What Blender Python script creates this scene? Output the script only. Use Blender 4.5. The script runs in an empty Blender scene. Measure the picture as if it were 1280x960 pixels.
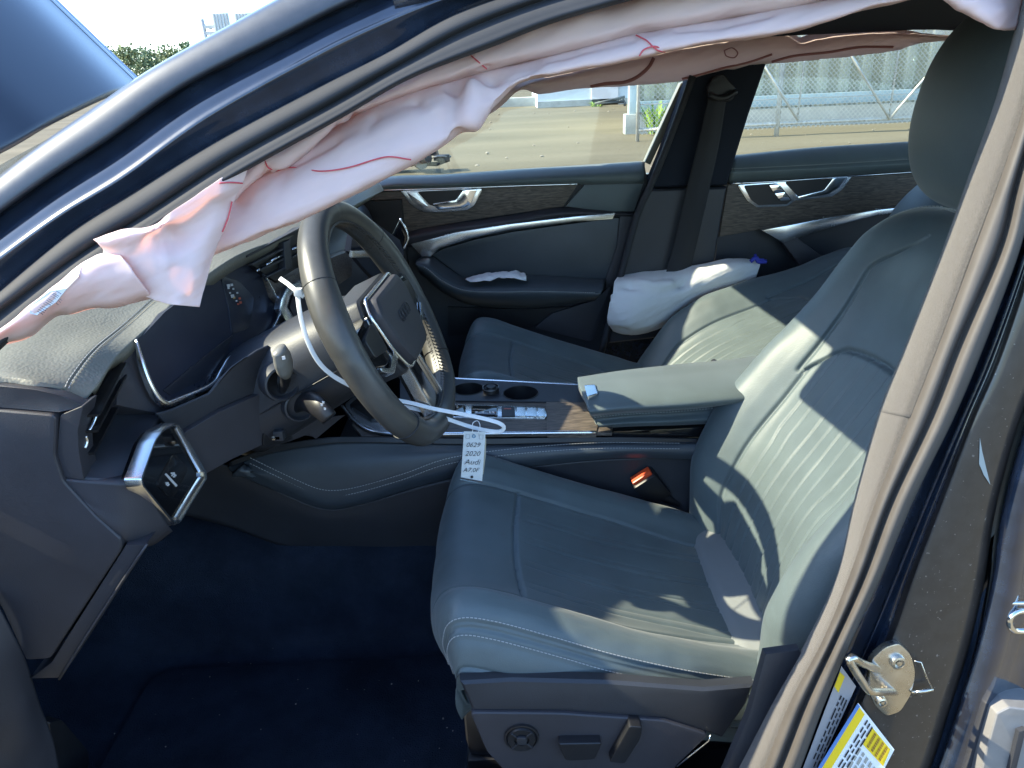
import bpy, bmesh, math, random
import numpy as np
from mathutils import Vector, Matrix, noise
rad = math.radians
random.seed(4)
S = bpy.context.scene
COL = S.collection

# ------------------------------------------------------------------ camera, sky, sun, exposure
CAM = np.array([0.0, -0.60, 1.30]); FPX = 930.0
def _rx(a): c, s = math.cos(a), math.sin(a); return np.array([[1,0,0],[0,c,-s],[0,s,c]])
def _rz(a): c, s = math.cos(a), math.sin(a); return np.array([[c,-s,0],[s,c,0],[0,0,1]])
ROT = _rx(rad(90-23.0)) @ _rz(rad(-2.6))
cd = bpy.data.cameras.new('camera'); cam = bpy.data.objects.new('camera', cd); COL.objects.link(cam)
cd.sensor_width = 36.0; cd.lens = 36.0*FPX/1280.0; cd.clip_start = 0.02; cd.clip_end = 2000
cam.matrix_world = Matrix([[*ROT[0], CAM[0]], [*ROT[1], CAM[1]], [*ROT[2], CAM[2]], [0,0,0,1]])
S.camera = cam
SUN_TRAVEL = Vector((1.0, 0.035, -0.80)).normalized()          # where the light goes
elev = math.asin(-SUN_TRAVEL.z)
W = bpy.data.worlds.new('World'); S.world = W; W.use_nodes = True
wn = W.node_tree.nodes; wl = W.node_tree.links
sky = wn.new('ShaderNodeTexSky'); sky.sky_type = 'NISHITA'; sky.sun_disc = False
sky.sun_elevation = elev; sky.sun_rotation = math.atan2(-SUN_TRAVEL.x, -SUN_TRAVEL.y)
sky.air_density = 1.0; sky.dust_density = 0.7; sky.ozone_density = 1.0
tint = wn.new('ShaderNodeMix'); tint.data_type = 'RGBA'; tint.blend_type = 'MULTIPLY'; tint.inputs['Factor'].default_value = 1.0
wl.new(sky.outputs[0], tint.inputs['A']); tint.inputs['B'].default_value = (0.88, 1.05, 1.22, 1)
wl.new(tint.outputs['Result'], wn['Background'].inputs[0]); wn['Background'].inputs[1].default_value = 0.15
sd = bpy.data.lights.new('sun', 'SUN'); sd.energy = 3.5; sd.angle = rad(0.53); sd.color = (1.0, 0.91, 0.69)
sun = bpy.data.objects.new('sun', sd); COL.objects.link(sun)
sun.rotation_euler = SUN_TRAVEL.to_track_quat('-Z', 'Y').to_euler()
S.view_settings.view_transform = 'Standard'; S.view_settings.look = 'None'
S.view_settings.exposure = 1.92; S.view_settings.gamma = 1.0
S.cycles.max_bounces = 10; S.cycles.transparent_max_bounces = 16
S.cycles.caustics_reflective = False; S.cycles.caustics_refractive = False
S.cycles.use_denoising = True

# ------------------------------------------------------------------ points in the place from sight lines
def ray(px, py): return ROT @ np.array([(px-640)/FPX, -(py-480)/FPX, -1.0])
def U(px, py, y): d = ray(px, py); return CAM + d*(y-CAM[1])/d[1]         # on the lengthwise plane at depth y
def UZ(px, py, z): d = ray(px, py); return CAM + d*(z-CAM[2])/d[2]        # on the level plane at height z
def UX(px, py, x): d = ray(px, py); return CAM + d*(x-CAM[0])/d[0]
def UP(px, py, p0, n):                                                     # on any plane
    d = ray(px, py); n = np.array(n); return CAM + d*(np.dot(np.array(p0)-CAM, n)/np.dot(d, n))
def V3(*a): return np.array(a, float)
def nrm(v): v = np.asarray(v, float); return v/ (np.linalg.norm(v) or 1)

# ------------------------------------------------------------------ materials
def mat(name, col, rough=0.5, metal=0.0, spec=0.5, coat=0.0, bump=None, var=None, sheen=0.0, trans=0.0, aniso=0.0):
    """bump = (kind, scale, strength, distance); var = (scale, amount) mottles the colour"""
    m = bpy.data.materials.new(name); m.use_nodes = True
    nt = m.node_tree; n, l = nt.nodes, nt.links; b = n['Principled BSDF']
    b.inputs['Base Color'].default_value = (*col, 1); b.inputs['Roughness'].default_value = rough
    b.inputs['Metallic'].default_value = metal; b.inputs['Specular IOR Level'].default_value = spec
    b.inputs['Coat Weight'].default_value = coat; b.inputs['Coat Roughness'].default_value = 0.03
    b.inputs['Sheen Weight'].default_value = sheen; b.inputs['Transmission Weight'].default_value = trans
    tc = n.new('ShaderNodeTexCoord')
    if bump:
        k, sc, st, di = bump
        if k == 'vor':
            t = n.new('ShaderNodeTexVoronoi'); t.feature = 'SMOOTH_F1'; t.inputs['Scale'].default_value = sc; o = t.outputs['Distance']
        else:
            t = n.new('ShaderNodeTexNoise'); t.inputs['Scale'].default_value = sc; t.inputs['Detail'].default_value = 4; o = t.outputs['Fac']
        l.new(tc.outputs['Object'], t.inputs['Vector'])
        bp = n.new('ShaderNodeBump'); bp.inputs['Strength'].default_value = st; bp.inputs['Distance'].default_value = di
        l.new(o, bp.inputs['Height']); l.new(bp.outputs[0], b.inputs['Normal'])
    if var:
        t = n.new('ShaderNodeTexNoise'); t.inputs['Scale'].default_value = var[0]; t.inputs['Detail'].default_value = 6
        t.inputs['Roughness'].default_value = 0.65
        l.new(tc.outputs['Object'], t.inputs['Vector'])
        r = n.new('ShaderNodeValToRGB'); r.color_ramp.elements[0].position = 0.3; r.color_ramp.elements[1].position = 0.7
        lo, hi = [max(0, c*(1-var[1])) for c in col], [min(1, c*(1+var[1])) for c in col]
        r.color_ramp.elements[0].color = (*lo, 1); r.color_ramp.elements[1].color = (*hi, 1)
        l.new(t.outputs['Fac'], r.inputs[0]); l.new(r.outputs[0], b.inputs['Base Color'])
        mr = n.new('ShaderNodeMapRange'); mr.inputs['To Min'].default_value = max(0, rough-0.08); mr.inputs['To Max'].default_value = min(1, rough+0.1)
        l.new(t.outputs['Fac'], mr.inputs['Value']); l.new(mr.outputs[0], b.inputs['Roughness'])
    return m
def speckle(m, scale, thr, col, amount=1.0):
    """dust and grit: small pale flecks over the base colour"""
    nt = m.node_tree; n, l = nt.nodes, nt.links; b = n['Principled BSDF']
    tc = n.new('ShaderNodeTexCoord'); v = n.new('ShaderNodeTexNoise'); v.inputs['Scale'].default_value = scale; v.inputs['Detail'].default_value = 2
    l.new(tc.outputs['Object'], v.inputs['Vector'])
    r = n.new('ShaderNodeValToRGB'); r.color_ramp.elements[0].position = thr; r.color_ramp.elements[1].position = min(1, thr+0.06)
    r.color_ramp.elements[1].color = (amount, amount, amount, 1)
    l.new(v.outputs['Fac'], r.inputs[0])
    mx = n.new('ShaderNodeMix'); mx.data_type = 'RGBA'; l.new(r.outputs[0], mx.inputs['Factor'])
    ib = b.inputs['Base Color']
    if ib.links: l.new(ib.links[0].from_socket, mx.inputs['A'])
    else: mx.inputs['A'].default_value = ib.default_value
    mx.inputs['B'].default_value = (*col, 1); l.new(mx.outputs['Result'], ib)
    return m
M = {}
M['leather'] = mat('black_leather', (0.080,0.105,0.109), 0.50, spec=0.6, bump=('vor',620,0.26,0.0007), var=(9,0.14), sheen=0.15)
M['smooth_leather'] = mat('smooth_leather', (0.050,0.060,0.070), 0.40, bump=('vor',900,0.12,0.0004), var=(7,0.15))
M['rim_leather'] = mat('rim_leather', (0.060,0.058,0.054), 0.36, bump=('vor',800,0.12,0.0004), var=(14,0.22))
M['pad'] = mat('dash_leather', (0.165,0.163,0.140), 0.55, bump=('vor',330,0.5,0.0010), var=(10,0.12))
M['plastic'] = mat('dark_plastic', (0.026,0.028,0.034), 0.46, bump=('vor',900,0.28,0.0006), var=(5,0.22))
M['side_plastic'] = mat('soft_plastic', (0.037,0.036,0.043), 0.52, bump=('vor',900,0.28,0.0006), var=(4,0.22))
M['black'] = mat('black_plastic', (0.012,0.012,0.014), 0.42, var=(8,0.2))
M['gloss'] = mat('gloss_black', (0.006,0.006,0.007), 0.07, coat=0.6)
M['screen'] = mat('dark_screen', (0.022,0.026,0.042), 0.28, var=(3,0.3))
M['chrome'] = mat('satin_chrome', (0.74,0.75,0.76), 0.24, 1.0, var=(20,0.05))
M['bright'] = mat('bright_chrome', (0.85,0.86,0.87), 0.12, 1.0)
M['wood'] = mat('grey_oak', (0.085,0.068,0.055), 0.5, var=(30,0.2))
M['carpet'] = mat('dark_carpet', (0.026,0.036,0.058), 0.95, spec=0.1, bump=('noise',420,1.0,0.006), var=(7,0.4))
speckle(M['carpet'], 260, 0.74, (0.10,0.10,0.12), 0.6)
M['rubber'] = mat('seal_rubber', (0.030,0.032,0.037), 0.72, spec=0.3, var=(12,0.2))
M['seal'] = mat('tan_seal', (0.068,0.061,0.055), 0.58, var=(30,0.10))  # paler, warmer tone than the seal rubber of the windshield pillar
M['weave'] = mat('pillar_cloth', (0.078,0.070,0.062), 0.85, bump=('noise',1400,1.0,0.0016), var=(600,0.30), sheen=0.2)
M['dark_cloth'] = mat('headliner_cloth', (0.016,0.020,0.030), 0.9, bump=('noise',900,0.4,0.001), spec=0.2)
M['paint'] = mat('black_paint', (0.015,0.023,0.040), 0.17, 0.0, coat=1.0, var=(40,0.35))
M['dusty_paint'] = mat('dusty_black_paint', (0.032,0.026,0.022), 0.42, coat=0.55, var=(55,0.25))
speckle(M['dusty_paint'], 260, 0.69, (0.30,0.27,0.24), 0.5)
M['pillar_paint'] = mat('pillar_paint', (0.040,0.050,0.068), 0.46, 0.2, coat=0.25, var=(90,0.12))
M['hood_paint'] = mat('hood_paint', (0.010,0.014,0.024), 0.3, 0.0, coat=0.30)
M['steel'] = mat('zinc_steel', (0.62,0.59,0.53), 0.27, 1.0, var=(60,0.12))
M['grey_steel'] = mat('hinge_grey', (0.22,0.215,0.21), 0.5, 0.2, var=(30,0.1))
M['white_plastic'] = mat('white_nylon', (0.80,0.80,0.78), 0.4)
M['paper'] = mat('white_paper', (0.82,0.82,0.80), 0.7)
M['ink'] = mat('black_ink', (0.02,0.02,0.022), 0.7)
M['yellow'] = mat('yellow_print', (0.85,0.58,0.02), 0.5)
M['red_thread'] = mat('red_thread', (0.62,0.09,0.11), 0.7)
M['stitch'] = mat('grey_thread', (0.36,0.36,0.35), 0.7)
M['orange'] = mat('red_release_button', (0.80,0.09,0.025), 0.35)
M['icon'] = mat('white_print', (0.6,0.6,0.6), 0.5)
M['stalk_grey'] = mat('stalk_tip', (0.17,0.165,0.15), 0.42)

def cloth(name, col, trans):
    m = mat(name, col, 0.75, bump=('noise',1500,0.25,0.0006), var=(6,0.05), spec=0.25)
    nt = m.node_tree; n, l = nt.nodes, nt.links; b = n['Principled BSDF']
    t = n.new('ShaderNodeBsdfTranslucent'); t.inputs[0].default_value = (col[0], col[1]*0.80, col[2]*0.76, 1)
    mx = n.new('ShaderNodeMixShader'); mx.inputs[0].default_value = trans
    l.new(b.outputs[0], mx.inputs[1]); l.new(t.outputs[0], mx.inputs[2]); l.new(mx.outputs[0], n['Material Output'].inputs[0])
    return m
M['airbag'] = cloth('airbag_cloth', (0.92,0.80,0.775), 0.42)
M['far_airbag'] = cloth('far_airbag_cloth', (0.80,0.71,0.66), 0.45)
M['white_bag'] = cloth('white_airbag_cloth', (0.80,0.81,0.81), 0.2)
def glass(name, tint, refl):
    m = bpy.data.materials.new(name); m.use_nodes = True; nt = m.node_tree; n, l = nt.nodes, nt.links
    n.remove(n['Principled BSDF'])
    t = n.new('ShaderNodeBsdfTransparent'); t.inputs[0].default_value = (*tint, 1)
    g = n.new('ShaderNodeBsdfGlossy'); g.inputs['Roughness'].default_value = 0.02
    f = n.new('ShaderNodeFresnel'); f.inputs[0].default_value = 1.35
    mu = n.new('ShaderNodeMath'); mu.operation = 'MULTIPLY'; mu.inputs[1].default_value = refl
    mx = n.new('ShaderNodeMixShader'); l.new(f.outputs[0], mu.inputs[0]); l.new(mu.outputs[0], mx.inputs[0])
    l.new(t.outputs[0], mx.inputs[1]); l.new(g.outputs[0], mx.inputs[2]); l.new(mx.outputs[0], n['Material Output'].inputs[0])
    return m
M['window'] = glass('tinted_glass', (0.935,0.968,0.945), 1.0)
M['windshield'] = glass('windshield_glass', (0.95,0.98,0.96), 0.8)
def wood_grain(m):
    nt = m.node_tree; n, l = nt.nodes, nt.links; b = n['Principled BSDF']
    tc = n.new('ShaderNodeTexCoord'); mp = n.new('ShaderNodeMapping'); mp.inputs['Scale'].default_value = (6, 60, 60)
    w = n.new('ShaderNodeTexNoise'); w.inputs['Scale'].default_value = 5; w.inputs['Detail'].default_value = 8; w.inputs['Distortion'].default_value = 1.2
    l.new(tc.outputs['Object'], mp.inputs[0]); l.new(mp.outputs[0], w.inputs['Vector'])
    r = n.new('ShaderNodeValToRGB'); r.color_ramp.elements[0].position = 0.35; r.color_ramp.elements[1].position = 0.65
    r.color_ramp.elements[0].color = (0.045,0.036,0.030,1); r.color_ramp.elements[1].color = (0.15,0.118,0.092,1)
    l.new(w.outputs['Fac'], r.inputs[0]); l.new(r.outputs[0], b.inputs['Base Color'])
    bp = n.new('ShaderNodeBump'); bp.inputs['Strength'].default_value = 0.3; bp.inputs['Distance'].default_value = 0.0006
    l.new(w.outputs['Fac'], bp.inputs['Height']); l.new(bp.outputs[0], b.inputs['Normal'])
wood_grain(M['wood'])

# ------------------------------------------------------------------ scene graph helpers
def tag(o, label=None, cat=None, group=None, kind=None):
    if label: o['label'] = label
    if cat: o['category'] = cat
    if group: o['group'] = group
    if kind: o['kind'] = kind
    return o
def empty(name, loc=(0,0,0), label=None, cat=None, group=None):
    o = bpy.data.objects.new(name, None); COL.objects.link(o); o.location = loc; o.empty_display_size = 0.05
    return tag(o, label, cat, group)
def link(name, me, m, parent=None, smooth=True):
    if m is not None and not me.materials: me.materials.append(m)
    if smooth and len(me.polygons): me.polygons.foreach_set('use_smooth', np.ones(len(me.polygons), bool))
    o = bpy.data.objects.new(name, me); COL.objects.link(o)
    if parent is not None:
        o.parent = parent
        o.matrix_parent_inverse = PINV.get(parent.name, Matrix.Identity(4))
    return o
PINV = {}
def anchor(root):
    """parts of this thing are written in world coordinates: their parent's own placement is cancelled"""
    bpy.context.view_layer.update(); PINV[root.name] = root.matrix_world.inverted(); return root
def sub(o):            # let a part take sub-parts written in the same coordinates as itself
    PINV[o.name] = Matrix.Identity(4); return o
def mesh_of(name, verts, faces):
    me = bpy.data.meshes.new(name); me.from_pydata([tuple(map(float, v)) for v in verts], [], faces); me.update(); return me
def grid_mesh(name, P, closed_v=False, closed_u=False):
    """P: (nu, nv, 3) points"""
    nu, nv = P.shape[:2]; idx = np.arange(nu*nv).reshape(nu, nv)
    a = idx if not closed_v else np.hstack([idx, idx[:, :1]])
    if closed_u: a = np.vstack([a, a[:1]])
    q = np.stack([a[:-1,:-1], a[1:,:-1], a[1:,1:], a[:-1,1:]], -1).reshape(-1, 4)
    me = bpy.data.meshes.new(name); me.vertices.add(nu*nv); me.vertices.foreach_set('co', P.reshape(-1).astype(np.float32))
    me.loops.add(q.size); me.loops.foreach_set('vertex_index', q.reshape(-1).astype(np.int32))
    me.polygons.add(len(q)); me.polygons.foreach_set('loop_start', (np.arange(len(q))*4).astype(np.int32))
    me.update(calc_edges=True); me.validate(); return me
def cr(pts, n, closed=False):
    """Catmull-Rom curve through pts, n points spaced evenly in parameter"""
    p = np.asarray(pts, float); k = len(p)
    if closed: q = np.concatenate([p[-1:], p, p[:2]]); t = np.linspace(0, k, n, endpoint=False)
    else:
        q = np.concatenate([2*p[:1]-p[1:2], p, 2*p[-1:]-p[-2:-1]]); t = np.linspace(0, k-1, n)
    i = np.minimum(t.astype(int), (k if closed else k-1)-1); f = (t-i)
    f = f.reshape(-1, *([1]*(p.ndim-1)))
    a, b, c, d = q[i], q[i+1], q[i+2], q[i+3]
    return 0.5*((2*b)+(-a+c)*f+(2*a-5*b+4*c-d)*f**2+(-a+3*b-3*c+d)*f**3)
def even(pts, n, closed=False):
    p = np.asarray(pts, float)
    if closed: p = np.vstack([p, p[:1]])
    s = np.r_[0, np.cumsum(np.linalg.norm(np.diff(p, axis=0), axis=1))]
    t = np.linspace(0, s[-1], n + (1 if closed else 0))[:n]
    return np.stack([np.interp(t, s, p[:, k]) for k in range(p.shape[1])], 1)
def gnormals(P):
    du = np.gradient(P, axis=0); dv = np.gradient(P, axis=1); n = np.cross(du, dv)
    return n/np.maximum(np.linalg.norm(n, axis=2, keepdims=True), 1e-9)
def patch_pts(rows, nu, nv):
    R = np.asarray(rows, float)
    A = cr(R, nu); return np.swapaxes(cr(np.swapaxes(A, 0, 1), nv), 0, 1)
def solid(o, t, off=-1):
    md = o.modifiers.new('solid', 'SOLIDIFY'); md.thickness = t; md.offset = off; return o
def patch(name, rows, m, parent=None, nu=40, nv=60, thick=0.0, disp=None, face=None):
    P = patch_pts(rows, nu, nv); N = gnormals(P)
    c = (P[nu//2, nv//2]); toward = (face if face is not None else CAM) - c
    flip = np.dot(N[nu//2, nv//2], toward) < 0
    if flip: P = P[::-1].copy(); N = gnormals(P)
    if disp is not None:
        u, v = np.meshgrid(np.linspace(0,1,nu), np.linspace(0,1,nv), indexing='ij')
        if flip: u = 1-u
        P = P + N*disp(u, v, P)[..., None]
    o = link(name, grid_mesh(name, P), m, parent)
    if thick: solid(o, thick)
    return o
def frames(path, ref, closed=False):
    p = np.asarray(path, float)
    t = (np.roll(p,-1,0)-np.roll(p,1,0)) if closed else np.gradient(p, axis=0)
    t /= np.linalg.norm(t, axis=1, keepdims=True)
    r = np.asarray(ref, float); r = np.broadcast_to(r, p.shape)
    a = r - (r*t).sum(1, keepdims=True)*t; a /= np.linalg.norm(a, axis=1, keepdims=True)
    return t, a, np.cross(t, a)
def sweep(name, path, prof, ref, m, parent=None, closed=False, scale=None, cap=True):
    """prof: (k,2) closed outline in the (ref, t x ref) plane carried along path"""
    p = np.asarray(path, float); t, a, b = frames(p, ref, closed); q = np.asarray(prof, float)
    sc = np.ones(len(p)) if scale is None else np.asarray(scale, float)
    P = p[:,None] + (a[:,None]*q[None,:,0:1] + b[:,None]*q[None,:,1:2])*sc[:,None,None]
    me = grid_mesh(name, P, closed_v=True, closed_u=closed)
    if cap and not closed:
        bm = bmesh.new(); bm.from_mesh(me); bm.verts.ensure_lookup_table(); k = len(q); n = len(p)
        bm.faces.new([bm.verts[i] for i in range(k)]); bm.faces.new([bm.verts[(n-1)*k+i] for i in range(k)][::-1])
        bm.to_mesh(me); bm.free()
    fixn(me)
    return link(name, me, m, parent)
def fixn(me):
    bm = bmesh.new(); bm.from_mesh(me); bmesh.ops.recalc_face_normals(bm, faces=bm.faces); bm.to_mesh(me); bm.free()
def circ(r, k=10, ry=None):
    a = np.linspace(0, 2*math.pi, k, endpoint=False); return np.stack([r*np.cos(a), (ry or r)*np.sin(a)], 1)
def rect(w, h, r=0.0, k=3):
    if r <= 0: return np.array([(-w/2,-h/2),(w/2,-h/2),(w/2,h/2),(-w/2,h/2)])
    out = []
    for cx, cy, a0 in ((w/2-r,-h/2+r,-90),(w/2-r,h/2-r,0),(-w/2+r,h/2-r,90),(-w/2+r,-h/2+r,180)):
        for j in range(k+1):
            a = rad(a0+90*j/k); out.append((cx+r*math.cos(a), cy+r*math.sin(a)))
    return np.array(out)
def tube(name, path, r, m, parent=None, closed=False, k=10, n=None, ref=None):
    p = np.asarray(path, float)
    if n: p = even(cr(p, n*4, closed), n, closed)
    if ref is None:
        d = nrm(p[-1]-p[0]) if not closed else np.array([0.3,0.2,1.0]); ref = np.array([0,0,1.]) if abs(d[2]) < 0.8 else np.array([0,1.,0.1])
    return sweep(name, p, circ(r, k), ref, m, parent, closed)
def rounded(pts, r=0.2, k=4):
    """outline with every corner rounded off; r is the share of the shorter edge"""
    p = np.asarray(pts, float); n = len(p); out = []
    for i in range(n):
        a, b, c = p[i-1], p[i], p[(i+1)%n]
        L = min(np.linalg.norm(a-b), np.linalg.norm(c-b))*r
        s, e = b+nrm(a-b)*L, b+nrm(c-b)*L
        for j in range(k+1):
            f = j/k; out.append((1-f)**2*s + 2*f*(1-f)*b + f*f*e)
    return np.array(out)
def slab(name, pts, thick, m, parent=None, n=None, bevel=0.0, seg=2, smooth=False, face=None):
    """solid plate: the outline is its visible face, it reaches back by thick"""
    p = np.asarray(pts, float); k = len(p)
    if n is None:
        c = p.mean(0); n = np.zeros(3)
        for i in range(k): n += np.cross(p[i]-c, p[(i+1)%k]-c)
        n = nrm(n)
        if np.dot(n, (face if face is not None else CAM)-c) < 0: n = -n
    else: n = nrm(n)
    bm = bmesh.new()
    f = [bm.verts.new(v) for v in p]; g = [bm.verts.new(v-n*thick) for v in p]
    top = bm.faces.new(f); bm.faces.new(g[::-1])
    for i in range(k): bm.faces.new([f[i], g[i], g[(i+1)%k], f[(i+1)%k]])
    bmesh.ops.recalc_face_normals(bm, faces=bm.faces)
    if bevel > 0:
        ed = list(top.edges)
        bmesh.ops.bevel(bm, geom=ed, offset=bevel, segments=seg, profile=0.6, affect='EDGES', clamp_overlap=True)
    bmesh.ops.triangulate(bm, faces=[q for q in bm.faces if len(q.verts) > 4])
    me = bpy.data.meshes.new(name); bm.to_mesh(me); bm.free()
    o = link(name, me, m, parent, smooth=True)
    try: me.set_sharp_from_angle(angle=rad(32))
    except Exception: pass
    return o
def pxs(lst, y): return [U(a[0], a[1], a[2] if len(a) > 2 else y) for a in lst]
def box_bm(bm, c, s, ax=None, bev=0.0):
    """box of size s at centre c, axes ax (3 rows)"""
    A = np.eye(3) if ax is None else np.asarray(ax, float); s = np.asarray(s)/2.0
    vs = []
    for i in (-1,1):
        for j in (-1,1):
            for k in (-1,1): vs.append(bm.verts.new(np.asarray(c)+A[0]*s[0]*i+A[1]*s[1]*j+A[2]*s[2]*k))
    fs = []
    for q in ((0,1,3,2),(4,6,7,5),(0,4,5,1),(2,3,7,6),(0,2,6,4),(1,5,7,3)): fs.append(bm.faces.new([vs[i] for i in q]))
    if bev > 0:
        bmesh.ops.bevel(bm, geom=list({e for f in fs for e in f.edges}), offset=bev, segments=2, profile=0.6, affect='EDGES', clamp_overlap=True)
def box(name, c, s, m, parent=None, ax=None, bev=0.0):
    bm = bmesh.new(); box_bm(bm, c, s, ax, bev); bmesh.ops.recalc_face_normals(bm, faces=bm.faces)
    me = bpy.data.meshes.new(name); bm.to_mesh(me); bm.free(); o = link(name, me, m, parent)
    try: me.set_sharp_from_angle(angle=rad(35))
    except Exception: pass
    return o
def stitches(name, path, m, parent, step=0.006, length=0.0042, w=0.0011, up=None, n=None):
    """a run of separate thread stitches along a line"""
    p = np.asarray(path, float)
    p = cr(p, max(len(p)*8, 60)) if n is None else p
    L = np.linalg.norm(np.diff(p, axis=0), axis=1).sum(); k = max(3, int(L/step)); q = even(p, k)
    bm = bmesh.new()
    for i in range(k-1):
        d = nrm(q[i+1]-q[i]); r = nrm(np.cross(d, (0.3,-1,0.6))); box_bm(bm, (q[i]+q[i+1])/2, (length, w, w), [d, r, np.cross(d, r)])
    bmesh.ops.recalc_face_normals(bm, faces=bm.faces)
    me = bpy.data.meshes.new(name); bm.to_mesh(me); bm.free(); o = link(name, me, m, parent, smooth=False); o['kind'] = 'stuff'
    return o
def lathe_bm(bm, prof, c, axis, k=24, ref=(0,0,1)):
    """prof: (r, h) pairs round axis through c"""
    ax = nrm(axis); r0 = np.asarray(ref, float)
    if abs(np.dot(nrm(r0), ax)) > 0.9: r0 = np.array([1.,0.2,0])
    a = nrm(r0-np.dot(r0, ax)*ax); b = np.cross(ax, a); rings = []
    for r, h in prof:
        rings.append([bm.verts.new(np.asarray(c)+ax*h+(a*math.cos(t)+b*math.sin(t))*max(r, 1e-5)) for t in np.linspace(0, 2*math.pi, k, endpoint=False)])
    for A, B in zip(rings, rings[1:]):
        for i in range(k): bm.faces.new([A[i], A[(i+1)%k], B[(i+1)%k], B[i]])
def lathe(name, prof, c, axis, m, parent=None, k=24):
    bm = bmesh.new(); lathe_bm(bm, prof, c, axis, k); bmesh.ops.remove_doubles(bm, verts=bm.verts, dist=2e-5)
    bmesh.ops.recalc_face_normals(bm, faces=bm.faces); me = bpy.data.meshes.new(name); bm.to_mesh(me); bm.free()
    o = link(name, me, m, parent)
    try: me.set_sharp_from_angle(angle=rad(40))
    except Exception: pass
    return o
def text(name, body, size, p, xdir, ydir, m, parent=None, shear=0.0):
    """flat lettering laid on a surface"""
    cu = bpy.data.curves.new(name, 'FONT'); cu.body = body; cu.size = size; cu.extrude = 0.00012; cu.align_x = 'LEFT'; cu.resolution_u = 3
    cu.shear = shear; cu.offset = -size*0.012
    x, y = nrm(xdir), nrm(ydir); z = np.cross(x, y); y = np.cross(z, x)
    tmp = bpy.data.objects.new('tmp_text', cu); COL.objects.link(tmp); bpy.context.view_layer.update()
    me = bpy.data.meshes.new_from_object(tmp.evaluated_get(bpy.context.evaluated_depsgraph_get())); bpy.data.objects.remove(tmp)
    me.name = name; me.transform(Matrix([[x[i], y[i], z[i], p[i]] for i in range(3)]+[[0,0,0,1]])); me.materials.clear()
    o = link(name, me, m, parent, smooth=False); o['kind'] = 'stuff'
    return o
def fbm(P, sc, seed=0.0):
    f = P.reshape(-1, 3)*sc + seed
    return np.array([noise.fractal(Vector(v), 0.9, 2.0, 3) for v in f]).reshape(P.shape[:2])
def sstep(a, b, x): t = np.clip((x-a)/(b-a), 0, 1); return t*t*(3-2*t)
def groove(d, w=0.0035): return np.exp(-(d/w)**2)

# ================================================================== THE YARD OUTSIDE
def ground():
    xs = np.r_[-400,-150,-60, np.linspace(-30,40,150), 70,160,400]; ys = np.r_[-60,-20,-6, np.linspace(-3,40,110), 60,120,300,700]
    X, Y = np.meshgrid(xs, ys, indexing='ij'); P = np.stack([X, Y, np.zeros_like(X)], -1)
    h = fbm(P, 0.35)*0.035 + fbm(P, 2.1, 5)*0.012
    far = np.clip((Y-2.0)/2.0, 0, 1)*np.clip((60-np.abs(Y))/20, 0, 1); P[...,2] = h*far
    m = mat('dirt', (0.40,0.325,0.215), 0.95, spec=0.15, bump=('noise',10,0.35,0.02))
    nt = m.node_tree; n, l = nt.nodes, nt.links; b = n['Principled BSDF']; tc = n.new('ShaderNodeTexCoord')
    def nz(sc, x=1.0):
        mp = n.new('ShaderNodeMapping'); mp.inputs['Scale'].default_value = (x, 1, 1)
        t = n.new('ShaderNodeTexNoise'); t.inputs['Scale'].default_value = sc; t.inputs['Detail'].default_value = 8
        l.new(tc.outputs['Object'], mp.inputs[0]); l.new(mp.outputs[0], t.inputs['Vector']); return t.outputs['Fac']
    r = n.new('ShaderNodeValToRGB'); e = r.color_ramp.elements
    e[0].position = 0.33; e[0].color = (0.112,0.096,0.064,1); e[1].position = 0.68; e[1].color = (0.165,0.140,0.094,1)
    l.new(nz(0.55, 0.28), r.inputs[0])
    r2 = n.new('ShaderNodeValToRGB'); e = r2.color_ramp.elements; e[0].position = 0.60; e[1].position = 0.72; e[1].color = (0.6,0.6,0.6,1)
    l.new(nz(9.0), r2.inputs[0])
    mx = n.new('ShaderNodeMix'); mx.data_type = 'RGBA'; l.new(r2.outputs[0], mx.inputs['Factor']); l.new(r.outputs[0], mx.inputs['A'])
    mx.inputs['B'].default_value = (0.095,0.082,0.06,1); l.new(mx.outputs['Result'], b.inputs['Base Color'])
    return tag(link('ground', grid_mesh('ground', P), m), kind='structure')
ground()
def stones():
    bm = bmesh.new(); rng = np.random.default_rng(3)
    for _ in range(700):
        y = 4.5+rng.random()**1.6*20; x = rng.uniform(-1.2, 1.1)*y*0.55+1.2; s = 0.008+0.034*rng.random()**4
        m4 = Matrix.Translation((x, y, s*0.2)) @ Matrix.Rotation(rng.random()*6, 4, 'Z') @ Matrix.Diagonal((s, s*rng.uniform(.6,1.2), s*rng.uniform(.35,.7), 1))
        bmesh.ops.create_icosphere(bm, subdivisions=1, radius=1, matrix=m4)
    me = bpy.data.meshes.new('gravel'); bm.to_mesh(me); bm.free()
    return tag(link('gravel', me, mat('gravel_stone', (0.24,0.205,0.16), 0.95, var=(3,0.4)), smooth=False), kind='stuff')
stones()
def corrugated(name, x0, x1, y, z0, z1, pitch, depth, m, parent, dirx=(1,0,0)):
    n = int((x1-x0)/pitch); prof = []
    for i in range(n):
        a = x0+i*pitch
        prof += [(a, 0), (a+pitch*0.42, 0), (a+pitch*0.5, -depth), (a+pitch*0.92, -depth)]
    prof.append((x1, 0)); q = np.array(prof); P = np.zeros((2, len(q), 3))
    P[0,:,0] = q[:,0]; P[0,:,1] = y+q[:,1]; P[0,:,2] = z0; P[1] = P[0]; P[1,:,2] = z1
    o = link(name, grid_mesh(name, P), m, parent, smooth=False); solid(o, 0.01, 1); return o
M['sheet'] = mat('galvanised_sheet', (0.70,0.70,0.57), 0.5, 0.1, var=(1.2,0.10))
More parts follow.
